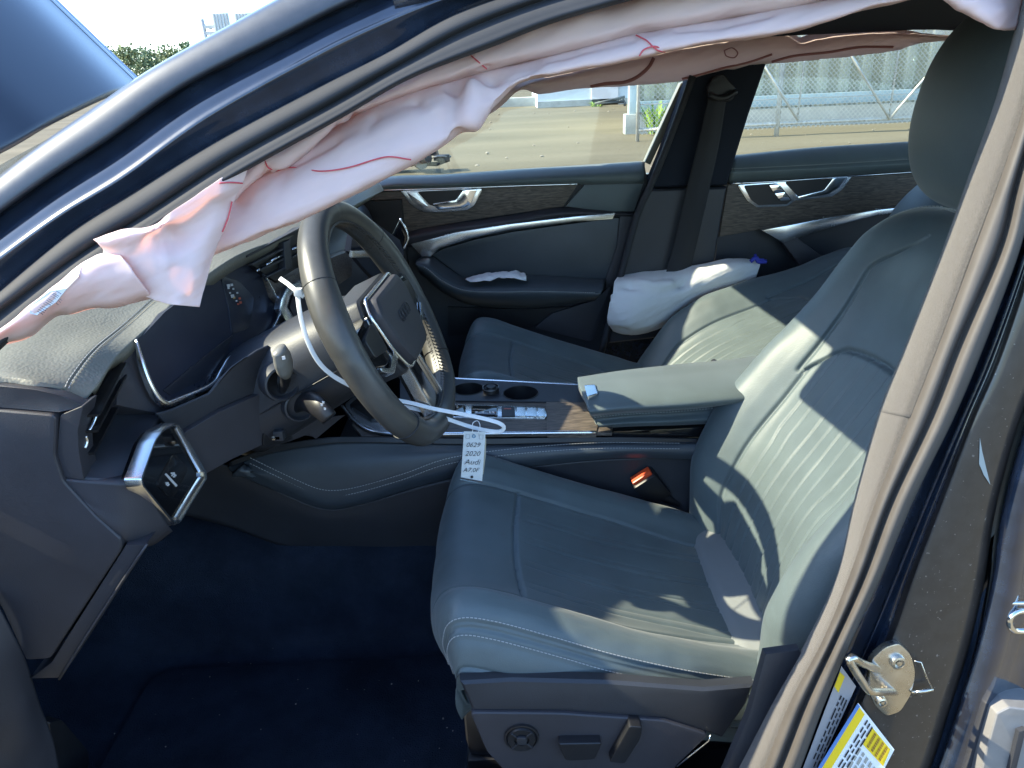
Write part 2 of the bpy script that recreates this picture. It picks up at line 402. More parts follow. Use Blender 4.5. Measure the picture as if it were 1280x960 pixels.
M['sheet_trim'] = mat('blue_grey_trim', (0.25,0.35,0.40), 0.6, var=(3,0.2))
M['concrete'] = mat('concrete', (0.33,0.34,0.33), 0.9, bump=('noise',40,0.5,0.01), var=(3,0.2))
M['galv'] = mat('galvanised_pipe', (0.50,0.48,0.44), 0.45, 0.4, var=(9,0.2))
# long metal shed behind the fence
sh = empty('metal_shed', (8.0,15.2,0), 'long pale corrugated metal shed standing behind the chain link fence', 'shed')
anchor(sh)
corrugated('wall', 2.62, 18.0, 14.9, 0.34, 5.2, 0.42, 0.05, M['sheet'], sh)
box('corner_trim', (2.60,14.88,2.7), (0.16,0.16,5.2), mat('trim_grey', (0.55,0.60,0.60), 0.5), sh, bev=0.01)
box('concrete_footing', (10.2,14.92,0.17), (15.5,0.30,0.40), M['concrete'], sh, bev=0.02)
box('base_rail', (10.3,14.74,0.50), (15.3,0.08,0.20), M['sheet_trim'], sh, bev=0.01)
box('wall_rail', (10.3,14.74,1.86), (15.3,0.08,0.14), M['sheet_trim'], sh, bev=0.01)
slab('end_wall', [V3(2.68,14.98,.1), V3(3.75,19.8,.1), V3(3.75,19.8,5.2), V3(2.68,14.98,5.2)], .1, M['sheet'], sh, n=(-1,.22,0))
box('roof', (11.0,17.4,5.35), (14.4,5.6,0.2), M['sheet_trim'], sh)
box('wall_box', (4.02,14.72,0.98), (0.15,0.16,0.32), M['sheet_trim'], sh, bev=0.01)
# chain link fence
YF = 13.2
fe = empty('chain_link_fence', (8,YF,0), 'galvanised chain link fence with diagonal braces in front of the metal shed', 'fence')
anchor(fe)
def fpt(px, py): return U(px, py, YF)
def pipe(name, a, b, r): return tube(name, [a, (np.array(a)+b)/2, b], r, M['galv'], fe, k=8)
px0 = fpt(971,162)[0]
for i, x in enumerate((2.42, px0, px0+2.9, px0+5.8)): pipe('fence_post', (x,YF,-0.05), (x,YF,2.75), 0.045 if i == 1 else 0.033)
foot = fpt(1110,148); f2 = fpt(996,150)
for a, b in ((f2, fpt(958,88)), (foot, fpt(1060,65)), (foot, fpt(1165,85))): pipe('fence_brace', a-V3(0,.05,0), b+(b-a)*0.5-V3(0,.05,0), 0.022)
for p, q in ((f2, fpt(1004,100)), (foot, fpt(1122,70))): pipe('fence_picket', p+V3(0,-.03,0), V3(q[0], YF-.03, 2.6), 0.018)
pipe('bottom_rail', V3(2.42,YF,0.20), V3(12,YF,0.20), 0.03); pipe('middle_wire', V3(2.42,YF,0.62), V3(12,YF,0.56), 0.009)
pipe('top_rail', V3(2.42,YF,2.72), V3(12,YF,2.72), 0.03)
def chainlink():
    bm = bmesh.new(); x0, x1, z0, z1 = 2.42, 12.0, 0.12, 2.7; h = z1-z0; r = 0.0042
    for sgn in (1,-1):
        x = x0-h
        while x < x1:
            a = V3(x if sgn > 0 else x+h, YF-0.05, z0); b = V3(x+h if sgn > 0 else x, YF-0.05, z1); d = b-a
            t0 = 0.0; t1 = 1.0
            if d[0] > 0: t0 = max(0,(x0-a[0])/d[0]); t1 = min(1,(x1-a[0])/d[0])
            else: t0 = max(0,(x1-a[0])/d[0]); t1 = min(1,(x0-a[0])/d[0])
            if t1 > t0:
                p, q = a+d*t0, a+d*t1; s = nrm(np.cross(d,(0,1,0)))*r; k = V3(0,r,0)
                v = [bm.verts.new(w) for w in (p+s, p+k, p-s, q+s, q+k, q-s)]
                bm.faces.new((v[0],v[1],v[4],v[3])); bm.faces.new((v[1],v[2],v[5],v[4])); bm.faces.new((v[2],v[0],v[3],v[5]))
            x += 0.085
    me = bpy.data.meshes.new('chain_mesh'); bm.to_mesh(me); bm.free(); o = link('chain_mesh', me, M['galv'], fe, smooth=False); o['kind'] = 'stuff'
chainlink()
# far white building, kerb of pale earth, distant trees and sign gantry
wb = empty('white_building', (4.6,29,0), 'long low white building across the dirt yard', 'building'); anchor(wb)
box('wall', (5.1,28.6,2.3), (7.6,4.2,4.6), mat('white_wall', (0.62,0.68,0.72), 0.7, var=(1.5,0.08)), wb)
box('roof', (5.1,28.6,4.7), (8.0,4.6,0.2), M['sheet_trim'], wb); box('door', (3.6,26.46,1.3), (0.9,0.06,2.6), mat('door_pink', (0.72,0.68,0.69), 0.6), wb)
box('base_strip', (5.1,26.47,0.1), (7.6,0.08,0.2), M['concrete'], wb)
rp = empty('loading_ramp', (4.2,25.6,0), 'dark steel truss ramp leaning beside the white building', 'ramp'); anchor(rp)
M['dark_steel'] = mat('dark_steel', (0.06,0.07,0.075), 0.6, var=(5,0.3))
ra, rb, rc = U(744,129.5,25.0), U(781,121,25.0), U(781,127,25.0)
tube('top_chord', [ra, (ra+rb)/2, rb], 0.04, M['dark_steel'], rp, k=6); tube('bottom_chord', [ra, (ra+rc)/2, rc], 0.04, M['dark_steel'], rp, k=6)
for i in range(1, 8):
    f = i/7.5; a = ra+(rb-ra)*f; b = ra+(rc-ra)*f; c = ra+(rc-ra)*min(1, f+0.12)
    tube('web_bar', [a, (a+c)/2, c], 0.022, M['dark_steel'], rp, k=5); tube('upright', [a, (a+b)/2-V3(0,0.001,0), b], 0.022, M['dark_steel'], rp, k=5)
tube('leg', [rc, rc*V3(1,1,.5), rc*V3(1,1,0)], 0.04, M['dark_steel'], rp, k=6)
br = tag(box('concrete_barrier', tuple(U(630,131,28.2)*V3(1,1,0)+V3(-2.2,0,0.14)), (8.0,0.4,0.34), M['concrete'], bev=0.05), 'low pale concrete barrier left of the white building', 'barrier')
# weeds by the shed corner
def weed(name, c, h, n, spread, label):
    bm = bmesh.new(); rng = np.random.default_rng(int(c[0]*10))
    for _ in range(n):
        a = rng.random()*6.28; l = h*rng.uniform(.45,1); d = V3(math.cos(a), math.sin(a), 0); lean = rng.uniform(.1,.8)*spread; w = rng.uniform(.02,.05)
        s = V3(-d[1], d[0], 0)*w; b0 = np.array(c)+d*rng.random()*spread*0.5; m1 = b0+d*lean*0.4+V3(0,0,l*.6); t = b0+d*lean+V3(0,0,l)
        v = [bm.verts.new(x) for x in (b0-s*.4, b0+s*.4, m1+s, m1-s, t)]
        bm.faces.new(v[:4]); bm.faces.new((v[3], v[2], v[4]))
    me = bpy.data.meshes.new(name); bm.to_mesh(me); bm.free()
    return tag(link(name, me, mat('weed_leaf', (0.22,0.33,0.05), 0.7, var=(4,0.4)), smooth=False), label, 'plant')
weed('weed', U(820,167,14.3), 0.62, 90, 0.35, 'bright green weed clump growing by the metal shed corner')
weed('weed', U(746,136,25.6), 0.25, 40, 0.4, 'small weed at the foot of the white building')
# trees
M['bark'] = mat('bark', (0.09,0.07,0.05), 0.9)
def leafmat(name, c):
    m = mat(name, c, 0.75, var=(1.1,0.45)); return m
LEAF = [leafmat('leaf_green', (0.14,0.19,0.075)), leafmat('leaf_olive', (0.17,0.20,0.09)), leafmat('leaf_deep', (0.10,0.15,0.07))]
def tree(c, h, w, k, label, grp, leaf=0.5, n=900):
    rng = np.random.default_rng(k+11)
    r = empty('tree', tuple(c), label, 'tree', grp); anchor(r); c = np.array(c)
    bm = bmesh.new(); lathe_bm(bm, [(.035*h,0),(.028*h,.3*h),(.012*h,.8*h),(0.002,.9*h)], c, (0,0,1), 8)
    lobes = []
    for i in range(9):
        a = rng.random()*6.28; z = rng.uniform(.28,.85)*h; rr = w*.5*rng.uniform(.2,.75)*(1.15-z/h)**.5; p = c+V3(math.cos(a)*rr, math.sin(a)*rr, z); lobes.append((p, w*rng.uniform(.17,.30)))
        s = c+V3(0,0,z*.65); d = nrm(p-s); q = nrm(np.cross(d,(0.2,0.1,1)))*.008*h; q2 = np.cross(d,q)
        v = [bm.verts.new(x) for x in (s+q, s+q2, s-q, p)]; bm.faces.new((v[0],v[1],v[3])); bm.faces.new((v[1],v[2],v[3])); bm.faces.new((v[2],v[0],v[3]))
    lobes.append((c+V3(0,0,h*.85), w*.2))
    me = bpy.data.meshes.new('trunk'); bm.to_mesh(me); bm.free(); link('trunk', me, M['bark'], r)
    vs, fs = [], []
    for i in range(n):
        p, R = lobes[rng.integers(len(lobes))]; d = nrm(rng.normal(size=3)); q = p+d*R*rng.random()**.4*V3(1,1,.85)
        t1 = nrm(rng.normal(size=3)); t2 = nrm(np.cross(t1, rng.normal(size=3))); s = leaf*rng.uniform(.5,1.1); j = len(vs)
        vs += [q-t1*s*.5, q+t2*s*.3, q+t1*s*.5, q-t2*s*.3]; fs.append((j,j+1,j+2,j+3))
    link('crown', mesh_of('crown', vs, fs), LEAF[k%3], r, smooth=False)
    return r
ti = 0
for px, top, Y, w, lab in ((149,66,104,6.5,'pale green far tree half hidden by the edge of the raised bonnet'),(163,57,92,6.0,'tallest green far tree just right of the raised bonnet edge'),(183,63,100,7.0,'broad green far tree second from the raised bonnet edge'),(203,66,108,7.5,'hazy low far tree midway between bonnet and sign gantry'),(221,59,94,5.5,'small round far tree against the windshield pillar'),(239,49,88,4.0,'slim far tree beside the sign gantry post')):
    b = U(px, 94, Y); t = U(px, top, Y); b[2] = 0
    tree(b, t[2], w, ti, lab, 'trees beyond the raised bonnet'); ti += 1
for i, (px, lab) in enumerate(((612,'dark far tree at the airbag edge, leftmost left of the white building'),(636,'dark far tree midway left of the white building'),(662,'dark far tree touching the left end of the white building'))):
    b = U(px, 128, 60); b[2] = 0; tree(b, U(px,60,60)[2]*0.9, 6.5, 2+3*i, lab, 'trees left of the white building')
# sign gantry seen from behind
sg = empty('sign_gantry', tuple(U(253,60,60)*V3(1,1,0)), 'steel gantry carrying pale boards above the treetops', 'sign gantry'); anchor(sg)
g0, g1 = U(252,28,60), U(340,36,60)
tube('post', [V3(g0[0]+.25,60,0), V3(g0[0]+.12,60,3), V3(g0[0],60,U(251,24,60)[2])], 0.20, M['galv'], sg, k=8)
for dz in (0, -0.42): box('beam', tuple((g0+g1)/2+V3(0.05,0,dz)), (g1[0]-g0[0],0.25,0.22), M['galv'], sg)
for i in range(9):
    a = g0+(g1-g0)*(i/9.0); b = g0+(g1-g0)*((i+1)/9.0); a = a+V3(0,0,-.42*(i%2)); b = b+V3(0,0,-.42*((i+1)%2)); tube('web_bar', [a,(a+b)/2,b], 0.035, M['galv'], sg, k=5)
M['board'] = mat('board_white', (0.62,0.66,0.64), 0.6, var=(3,0.1))
for a, b in ((265,290),(293,318)):
    p, q = U(a,17,59.8), U(b,44,59.8); box('board', tuple((p+q)/2), (q[0]-p[0],0.12,abs(p[2]-q[2])), M['board'], sg)
    for k in range(5): box('board_rib', tuple((p+q)/2+V3((k-2)*(q[0]-p[0])/5.2,-.1,0)), (0.05,0.08,abs(p[2]-q[2])*0.98), M['galv'], sg)
# wrecked axle lying in the yard
def wreck():
    c = U(532,214,10.2); c[2] = 0
    r = empty('wrecked_axle', tuple(c), 'dismantled rusty car axle with hub and struts lying on the dirt', 'car wreckage'); anchor(r)
    dk = mat('rusty_steel', (0.045,0.042,0.040), 0.65, 0.3, var=(14,0.5)); lt = mat('hub_metal', (0.22,0.21,0.20), 0.5, 0.6, var=(14,0.3))
    lathe('brake_disc', [(.001,-.02),(.15,-.02),(.15,.02),(.08,.03),(.08,.07),(.001,.07)], c+V3(-.05,-.05,.2), (.75,-.65,.1), lt, r, 20)
    lathe('hub', [(.001,0),(.07,0),(.07,.12),(.03,.14),(.001,.14)], c+V3(-.02,-.1,.2), (.75,-.65,.1), dk, r, 14)
    tube('strut', [c+V3(-.05,0,.2), c+V3(-.12,.05,.34), c+V3(-.15,.08,.46)], .04, dk, r)
    tube('spring', [c+V3(-.12,.05,.28)+V3(.07*math.cos(a), .07*math.sin(a), a*.009) for a in np.linspace(0,16,60)], .012, dk, r, k=6)
    tube('control_arm', [c+V3(-.05,0,.12), c+V3(.15,.05,.1), c+V3(.34,.02,.16)], .03, dk, r)
    box('bracket', c+V3(.24,0,.19), (.22,.1,.08), dk, r, bev=.01); box('bracket', c+V3(.1,.1,.28), (.16,.14,.12), dk, r, bev=.01)
    tube('hose', [c+V3(-.1,0,.3), c+V3(.05,-.1,.38), c+V3(.16,-.05,.36), c+V3(.2,0,.2)], .013, lt, r, k=6, n=14)
    tube('tie_rod', [c+V3(.0,-.05,.18), c+V3(.2,-.08,.22), c+V3(.37,-.02,.2)], .014, lt, r, k=6)
    box('subframe', c+V3(-.4,.1,.17), (.5,.3,.16), dk, r, bev=.03); box('engine_block', c+V3(-.42,.15,.3), (.36,.26,.2), dk, r, bev=.02)
    tube('pipe', [c+V3(-.6,0,.3), c+V3(-.4,-.05,.44), c+V3(-.2,0,.34)], .03, dk, r, n=10)
wreck()

# ================================================================== THE CAR'S SHELL
car = empty('black_car', (0.3,0.8,0), 'black car body seen through its open driver doorway, pillars, roof and floor', 'car')
anchor(car)
AP0, APN = (0,0.03,1.07), nrm((0,1,-0.35))
def ap(px, py, d=0.0): return UP(px, py, V3(*AP0)-APN*d, APN)          # d metres proud of the pillar plane
BP0, BPN = (0,0.02,0.46), nrm((0,1,-0.10))
def bp(px, py, d=0.0): return UP(px, py, V3(*BP0)-BPN*d, BPN)
A_ST = [((-60,310),(-30,345),(-25,385),(-18,402),(-5,440)), ((50,230),(70,272),(85,293),(92,322),(105,340)), ((134,175),(155,220),(168,240),(180,268),(195,283)),
        ((232,107),(255,148),(270,177),(283,201),(295,220)), ((356,44),(378,78),(396,110),(412,130),(426,147)), ((430,7),(460,37),(483,66),(497,82),(512,98)),
        ((530,-35),(560,-4),(575,15),(588,34),(608,60)), ((680,-80),(700,-50),(706,-28),(712,-10),(722,18)), ((900,-125),(900,-100),(905,-75),(908,-58),(910,-25)),
        ((1200,-150),(1200,-125),(1200,-100),(1195,-80),(1190,-40))]
A_OUT = [(-60,268),(32,195),(105,144),(190,86),(300,25),(372,-15),(470,-72),(640,-130),(880,-180),(1180,-200)]
def lerp(a, b, f): return (a[0]+(b[0]-a[0])*f, a[1]+(b[1]-a[1])*f)
# painted outer skin of the pillar: convex, rolling over at both edges
skin = []
for f, d in ((-0.03,-0.03),(0.0,-0.008),(0.05,0.0),(0.2,0.004),(0.5,0.006),(0.85,0.005),(0.96,0.002),(1.0,-0.003),(1.02,-0.014)):
    skin.append([ap(*lerp(o, s[0], f), d) for o, s in zip(A_OUT, A_ST)])
patch('windshield_pillar', skin, M['pillar_paint'], car, 50, 120, 0.002)
fl = []
for i0, i1, f, d in ((0,1,-0.03,-0.016),(0,1,0.10,-0.014),(0,1,0.35,-0.012),(0,1,0.55,-0.006),(0,1,0.85,-0.003),(0,1,1.0,-0.001),(1,2,0.15,-0.003),(1,2,0.5,-0.010),(1,2,0.9,-0.016),(1,2,1.2,-0.02)):
    fl.append([ap(*lerp(s[i0], s[i1], f), d) for s in A_ST])
patch('door_frame', fl, M['paint'], car, 60, 120, 0.002)
def lobes(stations, plane, i, prof):
    return [[plane(*lerp(s[a], s[b], f), d) for s in stations] for a, b, f, d in prof]
prof = ((2,3,0,-0.014),(2,3,0.12,0.0),(2,3,0.4,0.005),(2,3,0.75,0.005),(2,3,0.97,0.0),(3,4,0.05,-0.003),(3,4,0.3,0.003),(3,4,0.6,0.005),(3,4,0.9,0.004),(3,4,1.05,-0.012))
patch('door_seal', lobes(A_ST, ap, 0, prof), M['rubber'], car, 60, 120, 0.002)
# B pillar on the driver's side
B_ST = [((1290,-40),(1318,-30),(1335,-20),(1350,-10),(1362,0),(1430,40)), ((1268,50),(1300,50),(1312,60),(1326,70),(1338,80),(1405,120)), ((1246,130),(1275,145),(1292,150),(1308,160),(1322,165),(1388,200)),
        ((1217,212),(1248,225),(1268,235),(1290,245),(1306,250),(1366,280)), ((1182,310),(1216,310),(1248,312),(1272,318),(1290,325),(1345,350)), ((1136,430),(1172,430),(1196,432),(1226,440),(1250,445),(1302,455)),
        ((1102,515),(1136,522),(1160,524),(1190,525),(1216,525),(1272,535)), ((1070,625),(1094,627),(1111,629),(1141,625),(1174,635),(1244,640)), ((1047,720),(1061,720),(1077,722),(1102,718),(1141,721),(1231,725)),
        ((1010,800),(1028,800),(1042,800),(1066,796),(1113,800),(1213,805)), ((965,880),(986,880),(1004,880),(1030,880),(1075,880),(1190,880)), ((918,970),(950,970),(968,970),(996,970),(1035,970),(1160,970)), ((870,1060),(905,1060),(925,1060),(955,1060),(990,1060),(1120,1060))]
def brow(a, b, f, d, lo=0, hi=None): return [bp(*lerp(s[a], s[b], f), d) for s in B_ST[lo:hi]]
UPPER = 7
patch('pillar_trim', [brow(0,1,-0.1,-0.075,0,UPPER), brow(0,1,0.0,-0.050,0,UPPER), brow(0,1,0.25,-0.028,0,UPPER), brow(0,1,0.7,-0.008,0,UPPER), brow(0,1,1.05,-0.001,0,UPPER)], M['weave'], car, 30, 120, 0.003)
patch('lower_pillar_trim', [brow(0,1,-0.1,-0.076,5), brow(0,1,0.0,-0.0515,5), brow(0,1,0.25,-0.0295,5), brow(0,1,0.7,-0.0092,5), brow(0,1,1.05,-0.0022,5)], M['weave'], car, 30, 120, 0.003)
patch('door_seal', [brow(1,2,-0.1,-0.012), brow(1,2,0.05,-0.002), brow(1,2,0.4,0.008), brow(1,2,0.8,0.011), brow(1,2,1.0,0.004), brow(2,3,0.1,0.006), brow(2,3,0.45,0.017), brow(2,3,0.8,0.018), brow(2,3,1.0,0.004), brow(2,3,1.05,-0.03)], M['seal'], car, 60, 160, 0.002)
patch('pillar_flange', [brow(3,4,-0.1,-0.03), brow(3,4,0.15,-0.026), brow(3,4,0.4,-0.018), brow(3,4,0.5,-0.012), brow(3,4,0.62,-0.02), brow(3,4,0.85,-0.018), brow(3,4,1.02,-0.01)], M['paint'], car, 40, 140, 0.002)
patch('pillar_panel', [brow(4,5,-0.06,-0.014), brow(4,5,0.0,-0.004), brow(4,5,0.05,0.002), brow(4,5,0.4,0.006), brow(4,5,0.8,0.004), brow(4,5,0.95,-0.004), brow(4,5,1.0,-0.016)], M['dusty_paint'], car, 40, 140, 0.002)
# sill trim below and the box-shaped foot of the pillar trim
slab('pillar_foot', [bp(a, b, -0.05) for a, b in ((957,818),(1000,812),(1014,838),(975,900),(948,975),(902,975),(936,895))], 0.012, M['plastic'], car, bevel=0.006)
slab('sill_trim', [V3(-0.72,0.06,0.36), V3(0.55,0.06,0.36), V3(0.55,0.15,0.375), V3(-0.72,0.15,0.375)], 0.12, M['black'], car, n=(0,0,1), bevel=0.006)
# striker, its loop and screws
st = slab('door_striker', rounded([bp(a, b, 0.011) for a, b in ((1089,825),(1107,809),(1124,804),(1139,818),(1145,840),(1141,866),(1126,890),(1109,896),(1095,884),(1086,866)) ], 0.35), 0.008, M['steel'], car, bevel=0.002); sub(st)
lp = [bp(1100,838,0.006), bp(1092,835,0.016), bp(1076,828,0.034), bp(1066,822,0.042), bp(1061,824,0.044), bp(1065,832,0.044), bp(1077,851,0.044), bp(1086,863,0.042), bp(1096,865,0.036), bp(1110,865,0.018), bp(1120,865,0.006)]
tube('striker_loop', lp, 0.0042, M['steel'], st, k=12, n=40)
for a, b, r in ((1122,827,.0085),(1101,876,.006)):
    lathe('screw', [(.0001,.0045),(r*.35,.0042),(r*.42,.0015),(r*.6,.0015),(r*.66,.0046),(r*.95,.004),(r,.0),(r,-.004)], bp(a, b, 0.0125), -BPN, M['steel'], st)
tube('striker_pin', [bp(1140,866,0.012), bp(1152,864,0.014), bp(1166,862,0.014)], 0.0022, M['steel'], st, k=8)
tube('spring_clip', [bp(1143,826,0.012), bp(1151,828,0.013), bp(1158,846,0.014), bp(1166,862,0.0145)], 0.0009, M['steel'], st, k=6)
# stickers
lab = slab('sticker', [bp(a, b, 0.0085) for a, b in ((1073,879),(1118,937),(1080,1010),(1000,1010))], 0.0006, M['paper'], car); sub(lab); lab['label'] = 'white tyre pressure sticker with yellow bars'
slab('sticker_band', [bp(a, b, 0.0092) for a, b in ((1074,884),(1081,893),(1024,985),(1012,985))], 0.0005, M['yellow'], lab)
slab('sticker_edge', [bp(a, b, 0.0093) for a, b in ((1072,880),(1075,883),(1009,990),(1004,990))], 0.0005, mat('blue_print', (0.10,0.22,0.5), 0.5), lab)
slab('sticker_box', [bp(a, b, 0.0092) for a, b in ((1090,909),(1113,937),(1104,958),(1079,931))], 0.0005, M['yellow'], lab)
rng = np.random.default_rng(2)
def textlines(name, p0, du, dv, nl, d, parent, w=0.10, m=None):
    """rows of unreadable fine print, each word a printed bar"""
    bm = bmesh.new()
    for i in range(nl):
        f = 0.0
        while f < 0.93:
            L = rng.uniform(0.05,0.16); e = min(f+L, 1.0); c0 = (i+0.5)/nl
            q = [p0+du*f+dv*(c0-w), p0+du*e+dv*(c0-w), p0+du*e+dv*(c0+w), p0+du*f+dv*(c0+w)]
            bm.faces.new([bm.verts.new(x-BPN*d) for x in q]); f = e+0.03
    me = bpy.data.meshes.new(name); bm.to_mesh(me); bm.free(); o = link(name, me, m or M['ink'], parent, smooth=False); o['kind'] = 'stuff'; return o
pA, pB, pC = bp(1088,900,0.0096), bp(1076,931,0.0096), bp(1058,962,0.0096)
textlines('fine_print', bp(1083,898,0.0093), bp(1035,975,0.0093)-bp(1083,898,0.0093), bp(1092,911,0.0093)-bp(1083,898,0.0093), 3, 0.0003, lab, 0.07)
textlines('fine_print', bp(1073,932,0.0093), bp(1040,990,0.0093)-bp(1073,932,0.0093), bp(1096,962,0.0093)-bp(1073,932,0.0093), 5, 0.0003, lab, 0.05, mat('grey_ink', (0.35,0.33,0.28), 0.7))
textlines('fine_print', bp(1092,914,0.0094), bp(1082,931,0.0094)-bp(1092,914,0.0094), bp(1111,937,0.0094)-bp(1092,914,0.0094), 4, 0.0004, lab, 0.06, mat('brown_ink', (0.30,0.16,0.02), 0.7))
lb2 = slab('sticker', [bp(a, b, -0.003) for a, b in ((1052,833),(1070,858),(1030,945),(1000,1010),(985,1010))], 0.0006, mat('silver_label', (0.42,0.41,0.42), 0.45, 0.3), car); sub(lb2); lb2['label'] = 'silver label beside the door seal'
slab('sticker_box', [bp(a, b, -0.0023) for a, b in ((1050,840),(1056,846),(1048,866),(1043,858))], 0.0005, M['yellow'], lb2)
textlines('fine_print', bp(1050,868,-0.0025), bp(1012,955,-0.0025)-bp(1050,868,-0.0025), bp(1060,876,-0.0025)-bp(1050,868,-0.0025), 3, 0.0004, lb2, 0.07)
# scratch of bare primer on the pillar
slab('scratch', [bp(a, b, 0.0068) for a, b in ((1225,548),(1228,565),(1232,582),(1238,606),(1230,594),(1224,580))], 0.0004, mat('primer', (0.30,0.33,0.32), 0.5), car)

# roof, headliner, windshield
def roof_row(x, dz, y0=0.15):
    return [V3(x,y0,1.355+dz), V3(x,0.42,1.398+dz), V3(x,0.78,1.412+dz), V3(x,1.14,1.398+dz), V3(x,1.44,1.345+dz)]
xs = (-0.06, 0.1, 0.5, 1.0, 1.5, 2.1)
patch('headliner', [roof_row(x, -0.02*(x < 0)-0.10*(x > 1.8)) for x in xs], M['dark_cloth'], car, 30, 40, 0.0, face=V3(0.7,0.8,0.5))
patch('roof', [[p+V3(0,(-0.02 if j == 0 else 0.02 if j == 4 else 0),0.035) for j, p in enumerate(roof_row(x, -0.02*(x < 0)-0.10*(x > 1.8)))] for x in (-0.09,)+xs[1:]], M['paint'], car, 30, 40, 0.02, face=V3(0.7,0.8,5))
slab('roof_header', [V3(-0.10,0.16,1.335), V3(-0.11,0.45,1.362), V3(-0.12,0.78,1.370), V3(-0.11,1.1,1.362), V3(-0.10,1.42,1.335), V3(-0.04,1.42,1.328), V3(-0.04,0.78,1.365), V3(-0.04,0.16,1.328)], 0.05, M['dark_cloth'], car, n=(0,0,-1), bevel=0.004)
ws = [[V3(-0.09,0.18,1.385), V3(-0.10,0.48,1.42), V3(-0.11,0.78,1.43), V3(-0.10,1.08,1.42), V3(-0.09,1.40,1.385)],
      [V3(-0.46,0.10,1.235), V3(-0.50,0.45,1.27), V3(-0.52,0.78,1.28), V3(-0.50,1.11,1.27), V3(-0.46,1.46,1.235)],
      [V3(-0.86,0.05,1.03), V3(-0.96,0.42,1.04), V3(-1.0,0.78,1.045), V3(-0.96,1.14,1.04), V3(-0.86,1.51,1.03)]]
patch('windshield', ws, M['windshield'], car, 20, 30, 0.0, face=V3(-3,0.8,4))
slab('cowl', [V3(-0.80,0.0,0.99), V3(-0.98,0.4,1.0), V3(-1.02,0.78,1.0), V3(-0.98,1.16,1.0), V3(-0.80,1.56,0.99), V3(-1.15,1.56,0.95), V3(-1.15,0.0,0.95)], 0.25, M['black'], car, n=(0,0,1))
tube('far_windshield_pillar', [V3(-0.05,1.44,1.365), V3(-0.35,1.50,1.26), V3(-0.62,1.53,1.12), V3(-0.88,1.55,0.98)], 0.062, M['dark_cloth'], car, k=10, n=14)
tube('roof_rail', [V3(-0.1,1.50,1.375), V3(0.5,1.50,1.39), V3(1.2,1.50,1.38), V3(1.9,1.48,1.28)], 0.04, M['dark_cloth'], car, k=10, n=14)
slab('far_kick_panel', [V3(-1.1,1.475,0.15), V3(-0.28,1.475,0.15), V3(-0.28,1.475,0.98), V3(-1.1,1.475,0.98)], 0.03, M['black'], car, n=(0,-1,0))
slab('front_wing', [V3(-1.9,-0.03,0.30), V3(-0.82,-0.03,0.30), V3(-0.80,-0.02,0.70), V3(-0.78,-0.01,1.0), V3(-1.15,-0.03,0.96), V3(-1.9,-0.03,0.86)], 0.14, M['paint'], car, n=(0,-1,0), bevel=0.02)
for nm, y0, y1, zb in (('sun_visor', 0.24, 0.535, 1.240), ('sun_visor', 1.00, 1.36, 1.30)):
    slab(nm, rounded([V3(-0.085,y0,1.375), V3(-0.085,y1,1.385), V3(-0.115,y1,zb), V3(-0.115,y0,zb+.03)], .12), .018, M['dark_cloth'], car, n=(-1,0,-.2), bevel=.005)
# footwell carpet and firewall
cp = [[V3(-1.02,0.10,0.92), V3(-0.95,0.10,0.36), V3(-0.80,0.10,0.24), V3(-0.4,0.10,0.215), V3(0.1,0.10,0.22), V3(1.9,0.10,0.23)],
      [V3(-1.03,0.25,0.92), V3(-0.96,0.25,0.34), V3(-0.80,0.25,0.21), V3(-0.4,0.25,0.20), V3(0.1,0.25,0.21), V3(1.9,0.25,0.22)],
      [V3(-1.03,0.45,0.92), V3(-0.96,0.45,0.34), V3(-0.80,0.45,0.21), V3(-0.4,0.45,0.20), V3(0.1,0.45,0.21), V3(1.9,0.45,0.22)],
      [V3(-1.03,0.62,0.92), V3(-0.96,0.61,0.36), V3(-0.80,0.61,0.24), V3(-0.4,0.61,0.22), V3(0.1,0.61,0.22), V3(1.9,0.61,0.23)],
      [V3(-1.03,0.70,0.92), V3(-0.90,0.67,0.50), V3(-0.75,0.665,0.46), V3(-0.4,0.665,0.44), V3(0.1,0.665,0.42), V3(1.9,0.665,0.40)],
      [V3(-1.03,0.90,0.92), V3(-0.90,0.90,0.50), V3(-0.75,0.90,0.46), V3(-0.4,0.90,0.44), V3(0.1,0.90,0.42), V3(1.9,0.90,0.40)],
      [V3(-1.03,0.98,0.92), V3(-0.96,0.96,0.36), V3(-0.80,0.96,0.24), V3(-0.4,0.96,0.22), V3(0.1,0.96,0.22), V3(1.9,0.96,0.23)],
      [V3(-1.03,1.47,0.92), V3(-0.96,1.47,0.34), V3(-0.80,1.47,0.21), V3(-0.4,1.47,0.20), V3(0.1,1.47,0.21), V3(1.9,1.47,0.22)]]
patch('floor_carpet', cp, M['carpet'], car, 60, 80, 0.0, disp=lambda u,v,P: fbm(P, 6)*0.004, face=V3(0,0.5,3))
slab('floor_mat', rounded([V3(-0.74,0.18,0.222), V3(-0.04,0.18,0.226), V3(-0.04,0.56,0.226), V3(-0.74,0.56,0.222)], 0.12), 0.012, M['carpet'], car, n=(0,0,1), bevel=0.004)
